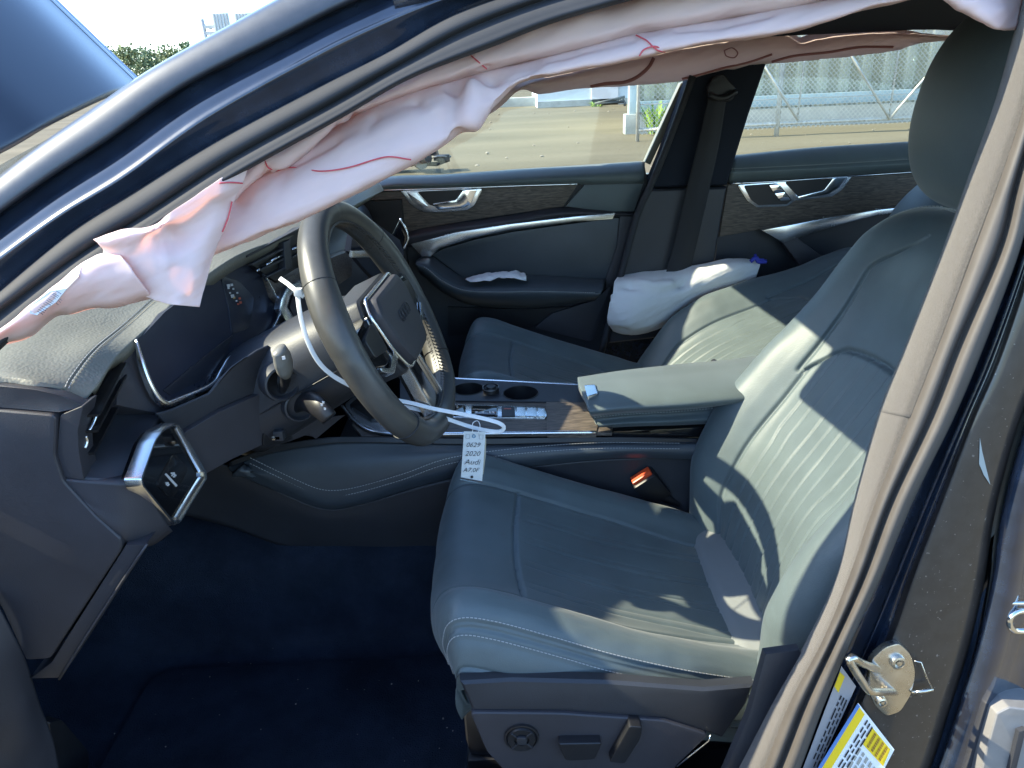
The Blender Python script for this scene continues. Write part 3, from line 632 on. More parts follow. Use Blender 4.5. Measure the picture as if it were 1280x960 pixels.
# kick panel at the hinge side, and a pedal corner
kp = [[U(-30,740,.11), U(-10,745,.11), U(18,795,.11), U(34,830,.12), U(50,880,.14), U(68,930,.15), U(80,1000,.16)],
      [U(-40,760,.09), U(-20,790,.09), U(0,830,.09), U(20,870,.10), U(34,910,.11), U(45,950,.12), U(52,1010,.12)],
      [U(-70,800,.06), U(-60,830,.06), U(-40,870,.06), U(-20,910,.07), U(-10,940,.08), U(0,980,.08), U(5,1030,.08)]]
patch('kick_panel', kp, M['side_plastic'], car, 20, 40, 0.004)
pd = slab('footrest', rounded([U(62,903,.20), U(78,900,.22), U(112,940,.27), U(110,985,.27), U(70,985,.2)], .2), 0.02, M['black'], car, bevel=0.003)
# far side B pillar with its belt
slab('far_pillar_trim', [U(863,100,1.47), U(880,84,1.47), U(962,70,1.47), U(936,145,1.47), U(909,232,1.47), U(812,235,1.47), U(828,197,1.47)], 0.08, M['dark_cloth'], car, bevel=0.012, seg=3)
slab('far_lower_pillar_trim', [U(811,237,1.46), U(909,234,1.46), U(898,300,1.46), U(890,350,1.46), U(850,420,1.46), U(760,430,1.46), U(776,340,1.46), U(796,270,1.46)], 0.10, M['plastic'], car, bevel=0.012, seg=3)
tube('door_seal', [U(866,95,1.455), U(846,150,1.455), U(828,197,1.455), U(812,235,1.455), U(797,268,1.455), U(780,330,1.455), U(752,440,1.455)], 0.009, M['rubber'], car, n=24)
blt = patch('seat_belt', [[U(886,118,1.44), U(872,180,1.44), U(857,240,1.44), U(843,300,1.44), U(830,350,1.44)], [U(897,118,1.432), U(886,180,1.432), U(872,240,1.432), U(858,300,1.432), U(846,350,1.432)], [U(909,118,1.44), U(899,180,1.44), U(886,240,1.44), U(872,300,1.44), U(860,350,1.44)]], mat('belt_webbing', (0.018,0.019,0.022), 0.8, bump=('noise',1200,.5,.001)), car, 12, 40, 0.002)
gd = slab('belt_guide', rounded([U(884,108,1.445), U(893,95,1.445), U(905,92,1.44), U(922,112,1.44), U(916,126,1.44), U(900,130,1.44), U(886,124,1.44)], .3), 0.02, M['black'], car, bevel=0.006, seg=3)
tube('belt_guide_ring', [U(886,118,1.425), U(896,122,1.42), U(908,122,1.42), U(920,114,1.425)], 0.008, M['black'], car, n=12)

# raised bonnet seen through the windshield
hA, hB = U(186,111,1.52), U(-40,-106,1.52); hC = U(-30,206,0.72)
hd = empty('car_bonnet', tuple(hA), 'raised dark blue black bonnet standing up in front of the windshield', 'car bonnet'); anchor(hd)
hn = nrm(np.cross(hB-hA, hC-hA)); hn = hn if np.dot(hn, CAM-hA) > 0 else -hn
e1, e2 = hB-hA, hC-hA
rows = [[hA+e1*u+e2*v+hn*(0.05*math.sin(math.pi*min(1,v*1.1))-0.012*(v < 0.02)) for u in (0,.25,.5,.75,1)] for v in (0.0,0.025,0.07,0.10,0.35,0.7,1.0,1.95)]
patch('bonnet_skin', rows, M['hood_paint'], hd, 50, 30, 0.004)
slab('bonnet_flange', [hA-hn*.006, hB-hn*.006, hB-hn*.006-e2*0.030, hA-hn*.006-e2*0.030], 0.012, mat('bonnet_edge', (0.30,0.34,0.40), 0.35, 0.4), hd, bevel=0.002)

# rear door edge on the driver's side
rd = empty('rear_door', tuple(bp(1290,760)*V3(1,1,0)+V3(0,0,.4)), 'glossy black driver side rear door edge with grey hinge behind the dusty pillar', 'car door'); anchor(rd)
R0 = [(s[5][0]+7, s[5][1]) for s in B_ST]
patch('body', [[bp(x+dx, y+dx*.06, d) for x, y in R0] for dx, d in ((-3,-0.03),(0,-0.008),(6,0.004),(20,0.010),(34,0.008),(44,0.0),(56,-0.012),(80,-0.02),(140,-0.02),(260,-0.02))], M['paint'], rd, 50, 120, 0.002)
hg = slab('hinge', rounded([bp(a, b, 0.02) for a, b in ((1246,892),(1262,884),(1310,890),(1300,1000),(1222,1000),(1230,950))], .12), 0.05, M['grey_steel'], rd, bevel=0.008, seg=3); sub(hg)
slab('hinge_rib', [bp(a, b, 0.026) for a, b in ((1274,915),(1283,912),(1270,965),(1262,965))], 0.012, M['plastic'], hg, bevel=0.001)
tube('reflection_bracket', [bp(1249,784,.0), bp(1254,768,.004), bp(1259,755,.006), bp(1272,754,.006), bp(1290,754,.004)], 0.0022, M['bright'], rd, n=24, k=8)  # bright wire standing in for a reflection in the door paint
tube('reflection_hook', [bp(1288,764,.004), bp(1274,764,.006), bp(1264,770,.008), bp(1262,780,.008), bp(1268,788,.006), bp(1282,789,.004)], 0.0034, M['bright'], rd, n=24, k=8)  # curled part of the same modelled reflection, no real latch

# ================================================================== SEATS (local frame: x rearward, y across, z up, origin under the backrest hinge)
def cushion_surface(nu, nv):
    prof = np.array([(0.05,.452),(-.02,.462),(-.12,.488),(-.22,.522),(-.31,.560),(-.38,.588),(-.43,.600),(-.462,.592),(-.482,.565),(-.488,.535),(-.482,.508),(-.462,.490)])
    L = cr(prof, nu); u = np.linspace(0, 1, nu)
    yy = np.array([-.262,-.270,-.262,-.242,-.216,-.188,-.158,-.12,-.06,0,.06,.12,.158,.188,.216,.242,.262,.270,.262])
    dz = np.array([-.150,-.085,-.018,.030,.046,.040,.018,.006,.001,-.002,.001,.006,.018,.040,.046,.030,-.018,-.085,-.150])
    C = cr(np.stack([yy, dz], 1), nv)
    front = sstep(0.45, 0.85, u); rear = 1-sstep(0.0, 0.22, u)
    amp = 1.0-0.62*front-0.35*rear
    X = np.zeros((nu, nv, 3))
    ny = np.abs(C[:,0])/.27
    w = 1.0-0.10*sstep(0.55,1.0,u)-0.06*rear
    X[...,1] = C[None,:,0]*w[:,None]*.925
    pos = np.maximum(C[None,:,1], 0)*amp[:,None]; neg = np.minimum(C[None,:,1], 0)*(.55+0.02*front)[:,None]
    X[...,2] = L[:,1][:,None]+pos+neg*(1-0.55*sstep(0.82,1,u))[:,None]
    X[...,0] = L[:,0][:,None]+(0.055*ny**4)[None,:]*front[:,None]
    return X, C
def seam(d, w, depth): return -depth*groove(d, w)
def cushion_mesh(nu=330, nv=420):
    X, C = cushion_surface(nu, nv); N = gnormals(X)
    if N[nu//3, nv//2, 2] < 0: N = -N
    x, y = X[...,0], X[...,1]; D = np.zeros((nu, nv)); ay = np.abs(y)
    yb = 0.146-0.020*sstep(-.2, 0, x)                      # edge of the fluted insert
    xs_ = -.335-0.018*np.cos(y*8.0)     # seam in front of the insert
    ins = (ay < yb) & (x > xs_)
    D += seam(ay-yb, .0028, .0048)*(x < 0.03)
    D += np.where(ay < yb+.002, seam(x-xs_, .0028, .0050), 0)
    for i, yy in enumerate((-.110,-.094,-.047,-.031,.016,.032,.079,.095)):
        deep = .0016 if i % 2 else .0026
        D += np.where(ins, seam(y-yy-0.010*(x+.2)*(1 if yy>0 else -1), .0024, deep)*sstep(0, .03, x-xs_), 0)
    D += np.where(ins, .0035*(1-np.exp(-((ay-yb)/.02)**2)), 0)
    s = np.linspace(-1, 1, nv)[None,:]
    D += seam(np.abs(s)-.705, .008, .003)+seam(np.abs(s)-.688, .008, .0022)   # twin ridge seams
    D += seam(np.abs(s)-.865, .008, .0035)
    W_ = fbm(X[::3, ::3]*V3(1,1.0,1), 9, 2)*0.0022 + fbm(X[::3, ::3]*V3(.35,2.2,1), 16, 7)*0.0016*sstep(.1,.2,np.abs(X[::3,::3,1]))
    W_ = np.repeat(np.repeat(W_, 3, 0), 3, 1)[:nu, :nv]
    for ax in (0, 1):
        for _ in range(3): W_ = (np.roll(W_,1,ax)+W_*2+np.roll(W_,-1,ax))/4
    P = X+N*(D+W_)[..., None]
    return P, N
def rowcol(P, N, i, off=0.0012): return P[i]+N[i]*off
def backrest_surface(nu, nv):
    """t up the back, y across, n forward"""
    prof = np.array([(-.07,-.015),(0.0,.0),(.09,.022),(.19,.030),(.30,.018),(.40,.006),(.47,.004),(.54,.010),(.60,.008),(.645,-.012),(.668,-.045),(.668,-.085),(.64,-.105)])
    prof = prof*V3(1.03,1)[None] if False else prof*np.array([[1.03,1.0]])
    L = cr(prof, nu); u = np.linspace(0, 1, nu); t = L[:,0]/1.03
    yy = np.array([-.225,-.252,-.266,-.258,-.236,-.205,-.175,-.148,-.12,-.06,0,.06,.12,.148,.175,.205,.236,.258,.266,.252,.225])
    dn = np.array([-.115,-.080,-.020,.040,.070,.074,.052,.022,.008,.001,-.002,.001,.008,.022,.052,.074,.070,.040,-.020,-.080,-.115])
    C = cr(np.stack([yy, dn], 1), nv)
    b = np.interp(t, [-.07,0,.1,.22,.36,.46,.56,.64,.67], [.35,.62,.95,1.0,.85,.55,.32,.12,.0])
    w = np.interp(t, [-.07,0,.12,.3,.42,.52,.58,.625,.655,.668], [.90,.95,1.0,1.02,1.0,.96,.90,.82,.72,.64])
    k = np.ones(9)/9; b = np.convolve(np.pad(b, 4, 'edge'), k, 'valid'); w = np.convolve(np.pad(w, 4, 'edge'), k, 'valid')
    X = np.zeros((nu, nv, 3)); X[...,1] = C[None,:,0]*w[:,None]
    pos = np.maximum(C[None,:,1], 0)*b[:,None]; neg = np.minimum(C[None,:,1], 0)*(1-.25*sstep(.5,.66,t))[:,None]
    X[...,0] = L[:,1][:,None]+pos+neg; X[...,2] = L[:,0][:,None]
    return X, C                         # here x = n (forward), z = t
def backrest_mesh(nu=360, nv=420):
    X, C = backrest_surface(nu, nv); N = gnormals(X)
    if N[nu//3, nv//2, 0] < 0: N = -N
    t, y = X[...,2], X[...,1]; ay = np.abs(y); D = np.zeros((nu, nv)); front = np.broadcast_to((np.abs(np.linspace(-1,1,nv)) < .72)[None,:], D.shape)
    yb = 0.150-0.020*sstep(.1, -.02, t)
    top = .415+0.028*np.cos(np.clip(y/.15,-1,1)*1.5)-.06*np.clip((ay-.105)/.05,0,1)**2*1.0
    ins = front & (ay < yb) & (t < top)
    dd = np.where(t < top, np.abs(ay-yb), 1)
    D += np.where(front, seam(dd, .0028, .0050), 0)
    D += np.where(front & (ay < yb+.004), seam(t-top, .0040, .0085), 0)
    D += np.where(front & (t > top) & (t < .635), seam(ay-(.158-.10*(t-.40)**2-0.06*sstep(.55,.64,t)), .0030, .006), 0)
    jog = .008*(sstep(.22,.27,t))                           # flutes step outwards part of the way up
    for i, yy in enumerate((-.112,-.080,-.048,-.016,.016,.048,.080,.112)):
        sg = -1 if yy < 0 else 1
        D += np.where(ins, seam(y-yy-sg*jog*(abs(yy) > .06)+sg*.012*(t-.2), .0024, .0034 if i % 2 else .0022), 0)
    D += np.where(ins, .003*(1-np.exp(-((ay-yb)/.02)**2)), 0)
    s = np.abs(np.linspace(-1,1,nv))[None,:]
    D += seam(s-.735, .008, .003)
    W_ = fbm(X[::3, ::3], 8, 4)*0.0022
    W_ = np.repeat(np.repeat(W_, 3, 0), 3, 1)[:nu, :nv]
    for ax in (0, 1):
        for _ in range(3): W_ = (np.roll(W_,1,ax)+W_*2+np.roll(W_,-1,ax))/4
    return X+N*(D+W_)[..., None], N
CUS, CUSN = cushion_mesh(); BAK, BAKN = backrest_mesh()
def to_back(P):                          # local back frame: mesh x = -n (forward is -x), z = t
    Q = P.copy(); Q[...,0] = -P[...,0]; return Q
def headrest_mesh(nu=48, nv=64):
    th = np.linspace(0.02, math.pi-.02, nu)[:,None]; ph = np.linspace(0, 2*math.pi, nv, endpoint=False)[None,:]
    sp = lambda v, e: np.sign(v)*np.abs(v)**e
    cz = np.broadcast_to(np.cos(th), (nu, nv)); r = np.sin(th)
    y = .146*sp(r, .62)*sp(np.sin(ph), .72); n = .064*sp(r, .7)*sp(np.cos(ph), .75); z = .128*sp(cz, .70)
    y = y*(1-.10*sstep(.0,.13,z)-.10*sstep(0,-.13,z)); n = n+.018*(z/.12)-.02*(y/.13)**2+.010*(1-(z/.1)**2)
    P = np.stack([-n, y, z], -1); return P
def make_seat(name, loc, label, recline, first=None):
    root = empty(name, loc, label, 'car seat', 'front seats'); PINV[root.name] = Matrix.Identity(4)
    if first is None:
        c = link('cushion', grid_mesh('cushion', CUS), M['leather'], root); fixn(c.data); sub(c)
        nv = CUS.shape[1]; sgn = np.linspace(-1, 1, nv)
        for s_ in (-.722,-.672,.722,.672):
            j = int((s_+1)/2*(nv-1)); ln = CUS[8:205, j]+CUSN[8:205, j]*.0012
            stitches('stitching', ln, M['stitch'], c, n=1)
        j = int((.882+1)/2*(nv-1))
        for jj in (nv-1-j, j): stitches('stitching', CUS[8:190, jj]+CUSN[8:190, jj]*.001, M['stitch'], c, n=1, w=.0008)
    else: copy_tree(first['cushion'], root); c = None
    bk = empty('back_frame', (0.02,0,.455)); bk.parent = root; bk.rotation_euler = (0, recline, 0)
    return root, bk
def smooth_piece(name, P, m, parent, **k):
    o = link(name, grid_mesh(name, P, **k), m, parent); fixn(o.data); return o
def build_seat():
    root = empty('driver_seat', (0.345,0.42,0), 'black quilted leather driver seat, nearest the open doorway, with power switches', 'car seat', 'front seats')
    PINV[root.name] = Matrix.Identity(4)
    c = smooth_piece('cushion', CUS, M['leather'], root); PINV[c.name] = Matrix.Identity(4)
    nv = CUS.shape[1]
    for s_ in (-.725,-.668,.725,.668):
        j = int((s_+1)/2*(nv-1)); stitches('stitching', CUS[16:286, j]+CUSN[16:286, j]*.0010, M['stitch'], c, n=1, step=.0055, length=.0038)
    for s_ in (-.885,.885):
        j = int((s_+1)/2*(nv-1)); stitches('stitching', CUS[16:272, j]+CUSN[16:272, j]*.0006, M['side_plastic'], c, n=1, w=.0008)
    b = smooth_piece('backrest', to_back(BAK), M['leather'], root); PINV[b.name] = Matrix.Identity(4)
    nv = BAK.shape[1]; Q = to_back(BAK); QN = to_back(BAKN)
    for s_ in (-.75,.75):
        j = int((s_+1)/2*(nv-1)); stitches('stitching', Q[28:296, j]+QN[28:296, j]*.001, M['stitch'], b, n=1, step=.0055, length=.0038)
    i = int(.80*BAK.shape[0]); j0, j1 = int(.22*nv), int(.78*nv)
    for di in (0, 4): stitches('stitching', Q[i+di, j0:j1]+QN[i+di, j0:j1]*.001, M['stitch'], b, n=1, step=.0055, length=.0038)
    sh = [[V3(.115,-.22,-.05),V3(.125,0,-.06),V3(.115,.22,-.05)],[V3(.13,-.24,.2),V3(.15,0,.2),V3(.13,.24,.2)],[V3(.125,-.22,.5),V3(.145,0,.52),V3(.125,.22,.5)],[V3(.095,-.15,.655),V3(.10,0,.66),V3(.095,.15,.655)]]
    patch('rear_shell', sh, M['plastic'], b, 20, 20, 0.01, face=V3(3,0,0))
    h = smooth_piece('headrest', headrest_mesh(), M['leather'], root, closed_v=True); PINV[h.name] = Matrix.Identity(4)
    for y in (-.06,.06): tube('headrest_post', [V3(.100,y,-.17), V3(.075,y,-.09), V3(.02,y,-.03)], .007, M['chrome'], h, k=10)
    # gap filler cloth between cushion and backrest, seat pan under the cushion
    fb = patch('hinge_cover', [[V3(-.030,y,.452), V3(-.014,y,.474), V3(.008,y,.482), V3(.040,y,.490)] for y in (-.19,-.1,.1,.19)], mat('grey_gap_cloth', (0.17,0.18,0.18), 0.8, bump=('noise',900,.4,.001)), root, 20, 20, .004, face=V3(-2,0,2))
    pan = box('seat_pan', (-.20,0,.385), (.48,.40,.10), M['black'], root, bev=.02)
    for y in (-.18,.18): box('seat_rail', (-.14,y,.275), (.60,.045,.12), M['black'], root, bev=.008)
    return root, dict(c=c, b=b, h=h)
dseat, dparts = build_seat()
def back_pose(root, b, h, recline, hinge=(0.035,0,.462), head=.802, tilt=-0.10, fwd=.078):
    b.location = hinge; b.rotation_euler = (0, recline, 0)
    d = Vector((math.sin(recline), 0, math.cos(recline))); f = Vector((-math.cos(recline), 0, math.sin(recline)))
    h.location = Vector(hinge)+d*head+f*fwd; h.rotation_euler = (0, recline+tilt, 0)
back_pose(dseat, dparts['b'], dparts['h'], rad(24.8), hinge=(.032,0,.462))
def copy_tree(o, parent=None):
    c = o.copy(); COL.objects.link(c); c.parent = parent
    for ch in o.children: copy_tree(ch, c)
    return c
pseat = copy_tree(dseat); pseat.name = 'passenger_seat'; pseat.location = (0.35,1.155,0.03)
pseat['label'] = 'black quilted leather passenger seat tipped far back, beyond the armrest'
pb = [c for c in pseat.children if c.name.startswith('backrest')][0]; ph = [c for c in pseat.children if c.name.startswith('headrest')][0]
back_pose(pseat, pb, ph, rad(61), hinge=(0.05,0,.47), head=.77)
for c in list(pseat.children):
    if c.name.startswith('hinge_cover'): bpy.data.objects.remove(c)

# driver seat base trim with its switches (world coordinates)
bpy.context.view_layer.update(); PINV[dseat.name] = dseat.matrix_world.inverted()
YB = 0.150
t1 = [U(a, b, y) for a, b, y in ((574,853,YB),(640,849,YB+.01),(760,852,YB+.01),(880,861,YB),(944,856,YB),(934,882,YB),(904,925,YB),(885,918,YB),(830,900,YB),(700,891,YB),(590,890,YB))]
slab('base_trim', t1, 0.018, M['plastic'], dseat, bevel=0.010, seg=3)
t2 = slab('switch_panel', rounded([U(a, b, YB-.004) for a, b in ((587,891),(700,892),(830,901),(887,919),(846,958),(836,975),(640,975),(608,940))], .12), 0.05, M['side_plastic'], dseat, bevel=0.008, seg=3); sub(t2)
ln = [U(a, b, YB-.006) for a, b in ((888,919),(886,926),(866,942),(846,958))]
tube('trim_edge', ln, .0012, M['bright'], dseat, k=6)
def swc(px, py, d=0.0): return U(px, py, YB-.006-d)
c0 = swc(652,922); lathe('lumbar_switch', [(.0001,.002),(.0100,.002),(.0105,.0045),(.0185,.0045),(.0195,.002),(.0200,.0005),(.0215,.0022),(.0235,.0018),(.024,-.004)], c0, (0,-1,0), M['black'], t2, 40)
for a in range(4):
    an = rad(45+90*a); d = V3(math.cos(an), 0, math.sin(an)); o = box('switch_rib', c0+d*.0148+V3(0,-.0045,0), (.0095,.003,.0022), M['plastic'], t2, ax=[d, V3(0,1,0), np.cross(d,(0,1,0))], bev=.0006)
box('switch_cap', c0+V3(0,-.004,0), (.0135,.006,.0135), M['plastic'], t2, bev=.0012)
slab('switch_recess', rounded([swc(a,b,-.004) for a, b in ((692,926),(760,926),(778,906),(800,903),(818,908),(806,946),(790,958),(705,958))], .2), 0.004, M['black'], t2, bevel=.001)
slab('cushion_switch', rounded([swc(a,b,.012) for a, b in ((697,930),(753,929),(744,950),(707,952))], .15), 0.02, M['black'], t2, bevel=.0035, seg=3)
slab('backrest_switch', rounded([swc(a,b,.012) for a, b in ((787,908),(803,909),(800,925),(781,955),(762,953),(766,945))], .2), 0.02, M['black'], t2, bevel=.004, seg=3)
# belt buckle between seat and console
bk = empty('belt_buckle', tuple(U(800,600,.65)), 'seat belt buckle with bright red button between driver seat and console', 'belt buckle'); anchor(bk)
q = [U(786,599,.69), U(803,586,.70), U(816,583,.72), U(822,590,.72), U(818,598,.70), U(800,606,.69)]
def bkax():
    x = nrm(U(818,584,.65)-U(788,603,.65)); u_ = nrm(V3(-.35,-.25,.9)); u_ = nrm(u_-x*np.dot(u_,x)); return [x, np.cross(u_, x), u_]
ax = bkax(); cc = U(804,598,.648)
box('body', cc-ax[2]*.030, (.050,.030,.070), M['black'], bk, ax=ax, bev=.005); box('release_button', cc+ax[2]*.008, (.042,.018,.010), M['orange'], bk, ax=ax, bev=.003)
tube('stalk', [cc-ax[2]*.05, cc-ax[2]*.10+V3(.03,0,0), cc-ax[2]*.2+V3(.08,0,0)], .012, M['black'], bk, n=12)

# ================================================================== DASHBOARD
da = empty('dashboard', (-0.6,0.75,0.8), 'black leather topped dashboard with digital instrument cluster and light switch', 'dashboard'); anchor(da)
pad = [[(-60,478,.12),(0,472,.13),(45,477,.13),(80,486,.14),(107,501,.15)],
       [(-50,455,.16),(0,455,.155),(45,462,.155),(88,470,.16),(124,478,.17)],
       [(-20,425,.22),(32,425,.22),(75,432,.215),(115,437,.215),(148,444,.23)],
       [(40,382,.33),(82,388,.33),(120,396,.33),(155,404,.33),(184,410,.32)],
       [(95,338,.43),(135,342,.43),(175,350,.43),(208,358,.43),(232,366,.42)],
       [(180,290,.57),(215,295,.57),(245,303,.56),(275,310,.56),(300,318,.55)],
       [(270,255,.80),(305,262,.80),(335,270,.80),(360,278,.79),(382,288,.78)],
       [(370,225,1.1),(400,231,1.1),(420,236,1.1),(440,243,1.1),(452,252,1.1)],
       [(425,212,1.40),(445,217,1.40),(460,222,1.40),(474,229,1.40),(480,238,1.40)]]
PADR = [[U(*a) for a in r] for r in pad]
pd_ = patch('top_pad', PADR, M['pad'], da, 120, 60, 0.022, disp=lambda u,v,P: -.0030*groove((v-.775)*.25, .0022)*(u < .62)); sub(pd_)
PP = patch_pts(np.array(PADR), 160, 60)
stitches('stitching', [PP[i, 45]+V3(0,-.0012,.0012) for i in range(2, 80)], M['stitch'], pd_, n=1, step=.005, length=.0035, w=.0009)
stitches('stitching', [PP[i, 47]+V3(0,-.0012,.0012) for i in range(2, 80)], M['stitch'], pd_, n=1, step=.005, length=.0035, w=.0009)
# end panels facing the doorway
YD = 0.122
slab('pad_end', [U(-60,485,YD), U(0,482,YD), U(45,487,YD), U(76,494,YD+.002), U(106,506,YD+.008), U(104,509,YD+.006), U(73,516,YD), U(0,510,YD), U(-60,506,YD)], .012, M['side_plastic'], da, bevel=.005, seg=3)
fc = slab('side_cover', rounded([U(a, b, YD-.004) for a, b in ((-80,508),(0,513),(70,519),(68,570),(79,602),(119,645),(151,674),(152,684),(150,690),(62,824),(32,826),(0,757),(-80,640))], .16), .05, M['side_plastic'], da, bevel=.006, seg=3)
slab('end_trim', rounded([U(a, b, YD+.001) for a, b in ((75,519),(104,507),(97,540),(99,570),(105,600),(81,597),(71,566))], .12), .03, M['side_plastic'], da, bevel=.004, seg=3)
patch('lower_body', [[U(78,599,YD), U(104,601,YD+.001), U(135,603,YD+.003), U(160,605,YD+.008), U(177,609,YD+.014)], [U(100,622,YD-.001), U(128,636,YD-.001), U(156,641,YD+.004), U(180,640,YD+.016), U(196,636,YD+.028)], [U(119,643,YD), U(138,662,YD), U(158,676,YD+.004), U(186,678,YD+.022), U(213,661,YD+.045)], [U(122,648,YD+.03), U(142,668,YD+.03), U(160,682,YD+.034), U(190,682,YD+.06), U(216,664,YD+.08)]], M['side_plastic'], da, 30, 30, .02)
slab('lower_trim', [U(a, b, YD-.002) for a, b in ((157,681),(182,681),(75,848),(36,849),(64,828),(74,812))], .05, mat('trim_strip', (0.030,0.030,0.036), 0.42, var=(6,.15)), da, bevel=.003)
tube('trim_edge', [U(184,680,YD-.004), U(150,731,YD-.004), U(110,792,YD-.004), U(74,849,YD-.004)], .0016, M['side_plastic'], da, n=10, k=6)
dk = [[U(104,598,.125), U(132,601,.13), U(163,604,.14)], [U(112,575,.15), U(140,574,.16), U(172,575,.17)], [U(128,538,.21), U(155,540,.22), U(186,542,.22)], [U(146,506,.27), U(176,513,.27), U(204,520,.27)], [U(160,490,.33), U(200,500,.33), U(240,510,.33)]]
patch('deck', dk, M['plastic'], da, 30, 20, .012)
# side vent with its blades
sv = slab('side_vent', [U(108,502,.15), U(124,478,.19), U(147,446,.25), U(152,470,.262), U(147,505,.262), U(126,540,.205), U(106,594,.135), U(99,560,.13), U(100,535,.13)], .03, M['gloss'], da); sub(sv)
for a, b, w in (((108,540),(146,470),.004),((104,568),(146,492),.004),((110,520),(146,455),.003)):
    p, q = U(*a,.140), U(*b,.250); box('blade', (p+q)/2+V3(.004,0,0), (np.linalg.norm(q-p),.016,.003), M['black'], sv, ax=[nrm(q-p), nrm(np.cross(nrm(q-p),(0,0,1))), nrm(np.cross(np.cross(nrm(q-p),(0,0,1)), nrm(q-p)))])
for path in ([U(111,512,.148),U(118,513,.155),U(126,512,.175),U(137,498,.21)], [U(106,507,.14),U(103,518,.135),U(108,505,.142)], [U(112,538,.142),U(117,528,.15),U(120,520,.155)], [U(107,545,.14),U(109,552,.14),U(106,560,.136)]):
    tube('vent_trim', path, .0021, M['chrome'], sv, n=14, k=6)
# instrument cluster
CP0, CPN = V3(-.43,.42,.96), nrm((.96,-.16,.22))
def cp_(px, py, d=0.0): return UP(px, py, CP0+CPN*d, CPN)
outl = [(170,424),(178,458),(190,488),(203,504),(216,503),(262,482),(276,462),(288,445),(320,424),(336,417),(349,386),(331,346),(315,330),(300,323),(270,343),(240,364),(206,390),(180,418)]
slab('cluster_housing', [cp_(a, b, -.010) for a, b in ((146,447),(168,430),(204,392),(240,366),(270,345),(302,318),(340,340),(358,384),(345,424),(322,436),(296,455),(270,494),(210,520),(146,507))], .08, M['side_plastic'], da, n=CPN, bevel=.006)
cs = slab('cluster_screen', [cp_(a, b, -.004) for a, b in outl], .01, M['screen'], da, n=CPN); sub(cs)
ring = [cp_(a, b, .002) for a, b in outl]
bz = even(cr(np.array(ring[:14]), 200), 120)
sc = np.interp(np.linspace(0,1,120), [0,.05,.22,.3,.45,1], [.25,.8,1.25,1.0,.55,.45])
tb = sweep('cluster_bezel', bz, rect(.012,.0075,.003), CPN, M['chrome'], da, scale=sc)
# inner dial housing and warning lamps on the screen
slab('display_panel', rounded([cp_(a, b, -.0025) for a, b in ((276,345),(300,352),(318,372),(312,410),(290,418),(286,385))], .2), .003, mat('display_grey', (0.022,0.026,0.038), .3), cs, n=CPN, bevel=.001)
slab('display_panel', rounded([cp_(a, b, -.0025) for a, b in ((204,488),(262,440),(292,418),(284,440),(262,470),(214,494))], .15), .003, mat('display_lower', (0.018,0.020,0.028), .3), cs, n=CPN, bevel=.001)
M['lamp_white'] = mat('lamp_white', (0.5,0.5,0.5), .4); M['lamp_red'] = mat('lamp_red', (0.45,.10,.06), .4); M['lamp_amber'] = mat('lamp_amber', (0.5,.32,.1), .4)
for a, b, m_, w in ((286,357,'lamp_white',2),(290,356,'lamp_white',1.6),(286,360,'lamp_white',1.2),(292,361,'lamp_white',1.1),(291,370,'lamp_white',2.2),(293,372,'lamp_amber',1.4),(288,366,'lamp_white',1),(297,366,'lamp_white',1),(300,373,'lamp_red',1.4),(301,378,'lamp_red',1.6),(298,380,'lamp_red',1.2),(296,376,'lamp_white',.9)):
    slab('warning_lamp', [cp_(a-w, b-w*.8, .0012), cp_(a+w*.7, b-w, .0012), cp_(a+w, b+w*.8, .0012), cp_(a-w*.6, b+w, .0012)], .001, M[m_], cs, n=CPN)
# headlight switch in its metal frame
def sw(px, py, d=0.0): return UX(px, py, -.42+d)
oq = [(190,551),(199,538),(217,528),(223,530),(258,591),(258.5,599),(225,655),(217,657),(211,653),(175,608),(173,598)]
iq = [(193,554),(202,541),(217,533),(221,535),(252,590),(252,596),(221,647),(217,648),(214,646),(179,606),(177.5,599)]
def frame(name, outer, inner, depth, m, parent, n):
    o, i = np.asarray(outer), np.asarray(inner); k = len(o); n = np.asarray(n)
    P = np.stack([o-n*depth, o-n*.003, o*.75+i*.25+n*.002, o*.35+i*.65+n*.002, i-n*.002, i-n*.008], 1)
    me = grid_mesh(name, P, closed_u=True); fixn(me); q = link(name, me, m, parent)
    try: me.set_sharp_from_angle(angle=rad(50))
    except Exception: pass
    return q
O_ = rounded([sw(a, b) for a, b in oq], .25); I_ = rounded([sw(a, b) for a, b in iq], .25)
ls = frame('light_switch', O_, I_, .016, M['chrome'], da, (1,0,0)); sub(ls)
slab('switch_glass', [p-V3(.0045,0,0) for p in rounded([sw(a, b) for a, b in iq], .25)], .02, M['gloss'], ls, n=(1,0,0))
slab('switch_button', rounded([sw(a, b, -.003) for a, b in ((218,566),(235,584),(235,590),(217,622),(212,622),(198,607),(198,601))], .2), .006, mat('button_black', (.010,.010,.011), .2), ls, n=(1,0,0), bevel=.0015)
slab('switch_bar', [sw(a, b, -.0022) for a, b in ((206.5,593),(208,591.5),(222,606.5),(220.5,608.5))], .001, M['icon'], ls, n=(1,0,0))
def icon(cx, cy, s):
    for a, b, w in ((0,0,2.0),(-2.2,-.6,1.1),(2.4,2.2,1.2),(1.0,3.6,1.3),(-1.4,2.4,.9)):
        slab('switch_icon', rounded([sw(cx+(a-w)*s, cy+(b-w*.6)*s, -.0022), sw(cx+(a+w*.8)*s, cy+(b-w)*s, -.0022), sw(cx+(a+w)*s, cy+(b+w*.7)*s, -.0022), sw(cx+(a-w*.7)*s, cy+(b+w)*s, -.0022)], .3, 2), .001, M['icon'], ls, n=(1,0,0))
icon(217,592,1.0); icon(209.5,604,.75)
